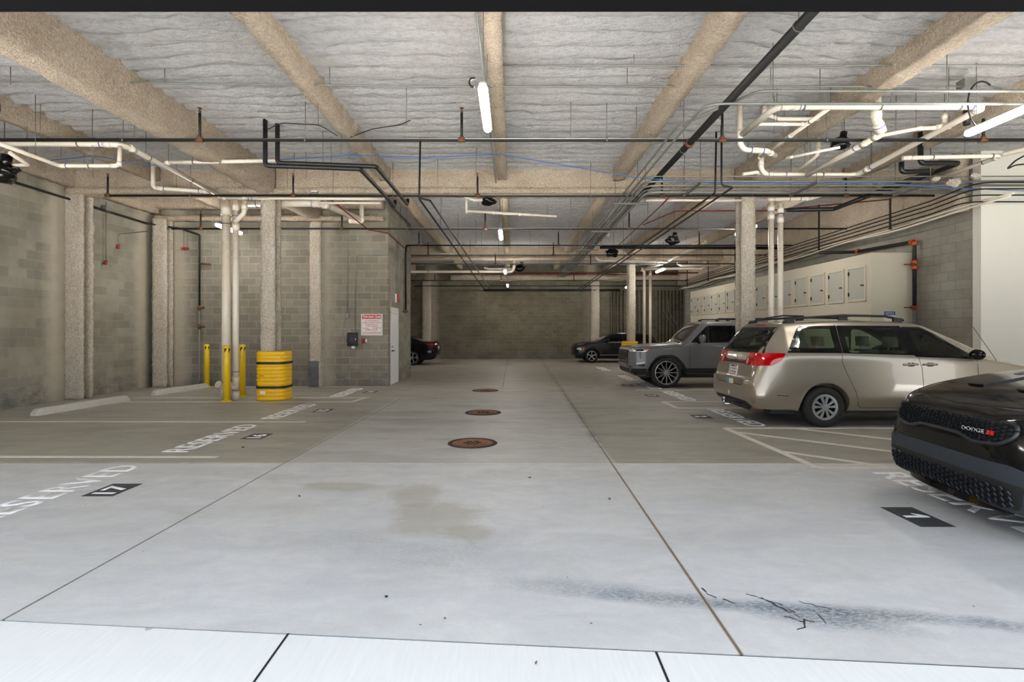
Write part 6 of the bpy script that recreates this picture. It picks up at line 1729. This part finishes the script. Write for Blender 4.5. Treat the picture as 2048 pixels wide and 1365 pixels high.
    patch_obj('windscreen', bv, [(1.50, -.74), (1.50, .74), (2.0, .68), (2.0, -.68)], 'Z', 1, 'dark_glass', t, .004, .004, .08)
    g = rounded([(-.56, .62), (-.66, 1.02), (.66, 1.02), (.56, .62)], .04)
    patch_obj('grille', bv, g, 'X', -1, 'gloss_black', t, .01, .01, .05)
    bm = bmesh.new()
    for k in range(6): patch_bm(bv, [(-.60, .66+.06*k), (-.60, .68+.06*k), (.60, .68+.06*k), (.60, .66+.06*k)], 'X', -1, .022, .01, .08, bm)
    obj('grille_bars', bm, M['plastic'], t, recalc=False)
    bm = bmesh.new()
    for k in range(7): patch_bm(bv, [(-.80+.05*k, .60), (-.78+.05*k, .60), (-.78+.05*k, .54), (-.80+.05*k, .54)], 'X', -1, .006, 0, .1, bm); patch_bm(bv, [(.80-.05*k, .60), (.78-.05*k, .60), (.78-.05*k, .54), (.80-.05*k, .54)], 'X', -1, .006, 0, .1, bm)
    obj('bumper_slots', bm, M['gloss_black'], t, recalc=False)
    patch_obj('skid_plate', bv, [(-.62, .40), (-.70, .52), (.70, .52), (.62, .40)], 'X', -1, 'plastic', t, .006, .004)
    bm = bmesh.new(); add_box(bm, (.35, -.72, .26), (4.7, .72, .5)); obj('underbody', bm, M['plastic'], t)
    tube('aerial_wiper', [(1.46, -.6, 1.24), (1.50, .1, 1.30)], .012, M['plastic'], t, 6)
build_grey()

# ---------------------------------------------------------------- distant cars
def build_small():
    t = thing('hatchback', 'distant dark slate hatchback, nose to the aisle, before the black risers', 'car', (3.02, 27.55, 0))
    K = [(0.00, .34, .50, .60, .50, .58, .62, .5, .70, .72),
         (0.08, .24, .70, .78, .52, .75, .74, .64, .82, .86),
         (0.25, .20, .82, .87, .55, .83, .84, .72, .90, .94),
         (0.60, .20, .86, .90, .58, .86, .92, .74, .96, 1.0),
         (1.10, .20, .87, .90, .60, .86, .97, .74, 1.01, 1.05),
         (1.35, .20, .87, .90, .60, .86, 1.0, .68, 1.10, 1.14),
         (1.80, .20, .87, .90, .60, .86, 1.01, .62, 1.35, 1.39),
         (2.20, .20, .87, .90, .60, .86, 1.02, .60, 1.42, 1.47),
         (3.20, .22, .87, .90, .60, .86, 1.04, .60, 1.41, 1.46),
         (3.90, .24, .86, .89, .62, .84, 1.04, .58, 1.25, 1.30),
         (4.12, .30, .80, .84, .62, .78, .90, .56, 1.0, 1.04), (4.18, .4, .7, .74, .6, .66, .8, .5, .88, .9)]
    bm = loft(K, dense=((0, .4, .03),)); bv = bvh_of(bm); body = obj('body', bm, M['car_slate'], t, recalc=False)
    boolean(body, [cyl_cut(x, .33, .38, a, b, 32) for x in (.86, 3.46) for a, b in ((-1.2, -.5), (.5, 1.2))]); body.data.set_sharp_from_angle(angle=math.radians(32))
    for sg in (-1, 1):
        patch_obj('side_window', bv, rounded([(1.50, 1.02), (1.95, 1.33), (2.35, 1.35), (2.36, 1.03)], .03), 'Y', sg, 'dark_glass', t, .003, .003, .1)
        patch_obj('side_window', bv, rounded([(2.48, 1.03), (2.48, 1.35), (3.4, 1.33), (3.7, 1.08)], .03), 'Y', sg, 'dark_glass', t, .003, .003, .1)
        patch_obj('sill_strip', bv, [(1.25, .36), (1.25, .385), (3.05, .40), (3.05, .375)], 'Y', sg, 'alloy', t, .006, .004, .1)
        patch_obj('arch_cladding', bv, [(.95+.46*math.cos(a), .33+.46*math.sin(a)) for a in [PI*k/10 for k in range(11)]]+[(.86-.38+.02, .33)]+[(.86+.385*math.cos(a), .33+.385*math.sin(a)) for a in [PI-PI*k/10 for k in range(1, 11)]], 'Y', sg, 'plastic', t, .006, .004, .1)
        l = patch_obj('headlamp', bv, rounded([(.14, .62), (.14, .72), (.36, .74), (.40, .62)], .02), 'Y', sg, 'clear_lens', t, .006, .004, .05); patch_obj('amber_lens', bv, [(.42, .60), (.42, .76), (.52, .74), (.47, .60)], 'Y', sg, 'amber', l, .007)
        patch_obj('running_lamp', bv, [(.18, .87), (.20, .885), (.55, .93), (.50, .90)], 'Y', sg, 'clear_lens', t, .004)
        for cx in (.86, 3.46): wheel(t, cx, sg*.80, .33, .235, .21, sg, 'star', .3)
        bm = bmesh.new(); bmesh.ops.create_icosphere(bm, subdivisions=2, radius=1.0)
        for v in bm.verts: v.co = Vector((1.62+v.co.x*.07, sg*.98+v.co.y*.1, 1.08+v.co.z*.07))
        obj('door_mirror', bm, M['car_slate'], t, smooth=True)
    patch_obj('windscreen', bv, [(1.30, -.62), (1.30, .62), (1.86, .54), (1.86, -.54)], 'Z', 1, 'dark_glass', t, .004, .004, .1)
    patch_obj('grille', bv, rounded([(-.4, .45), (-.5, .66), (.5, .66), (.4, .45)], .03), 'X', -1, 'gloss_black', t, .006, .004, .08)
def build_sedan():
    t = thing('saloon_car', 'distant glossy black saloon, tail to the aisle, half hidden by the plant room', 'car', (-3.46, 25.55, 0), PI)
    K = [(0.00, .42, .60, .68, .60, .66, .86, .56, .96, 1.0),
         (0.08, .30, .72, .80, .62, .77, .92, .62, 1.01, 1.05),
         (0.25, .24, .84, .89, .62, .84, .95, .68, 1.02, 1.07),
         (0.60, .22, .89, .92, .62, .87, .97, .70, 1.05, 1.10),
         (1.00, .20, .90, .93, .62, .87, .98, .66, 1.15, 1.22),
         (1.50, .20, .90, .93, .62, .87, .98, .60, 1.32, 1.38),
         (2.20, .20, .90, .93, .62, .87, .98, .58, 1.38, 1.44),
         (3.20, .20, .90, .93, .62, .87, .96, .64, 1.10, 1.14),
         (3.50, .20, .90, .93, .62, .87, .94, .72, .98, 1.02),
         (4.60, .22, .84, .88, .60, .80, .80, .66, .84, .88), (4.85, .3, .6, .68, .56, .6, .68, .5, .72, .74)]
    bm = loft(K, dense=((0, .3, .03),)); bv = bvh_of(bm); body = obj('body', bm, M['car_black'], t, recalc=False)
    boolean(body, [cyl_cut(x, .33, .38, a, b, 32) for x in (1.08, 3.95) for a, b in ((-1.2, -.5), (.5, 1.2))]); body.data.set_sharp_from_angle(angle=math.radians(32))
    for sg in (-1, 1):
        patch_obj('side_window', bv, rounded([(1.35, 1.03), (1.65, 1.26), (2.5, 1.28), (3.1, 1.0)], .03), 'Y', sg, 'dark_glass', t, .003, .003, .1)
        l = patch_obj('tail_lamp', bv, rounded([(.10, .90), (.10, .97), (.50, .99), (.42, .93)], .02), 'Y', sg, 'red_lens', t, .006, .005, .05)
        patch_obj('tail_lens', bv, [(sg*.3, .90), (sg*.3, .94), (sg*.8, .96), (sg*.8, .89)], 'X', -1, 'red_lens', l, .008, .005)
        for cx in (1.08, 3.95): wheel(t, cx, sg*.82, .33, .24, .22, sg, 'star', .1)
    patch_obj('number_plate', bv, [(-.16, .72), (.16, .72), (.16, .84), (-.16, .84)], 'X', -1, 'plate', t, .006, .005)
    tube('boot_spoiler', [(.10, -.62, 1.075), (.07, 0, 1.09), (.10, .62, 1.075)], .018, M['car_black'], t, 8)
build_small(); build_sedan()
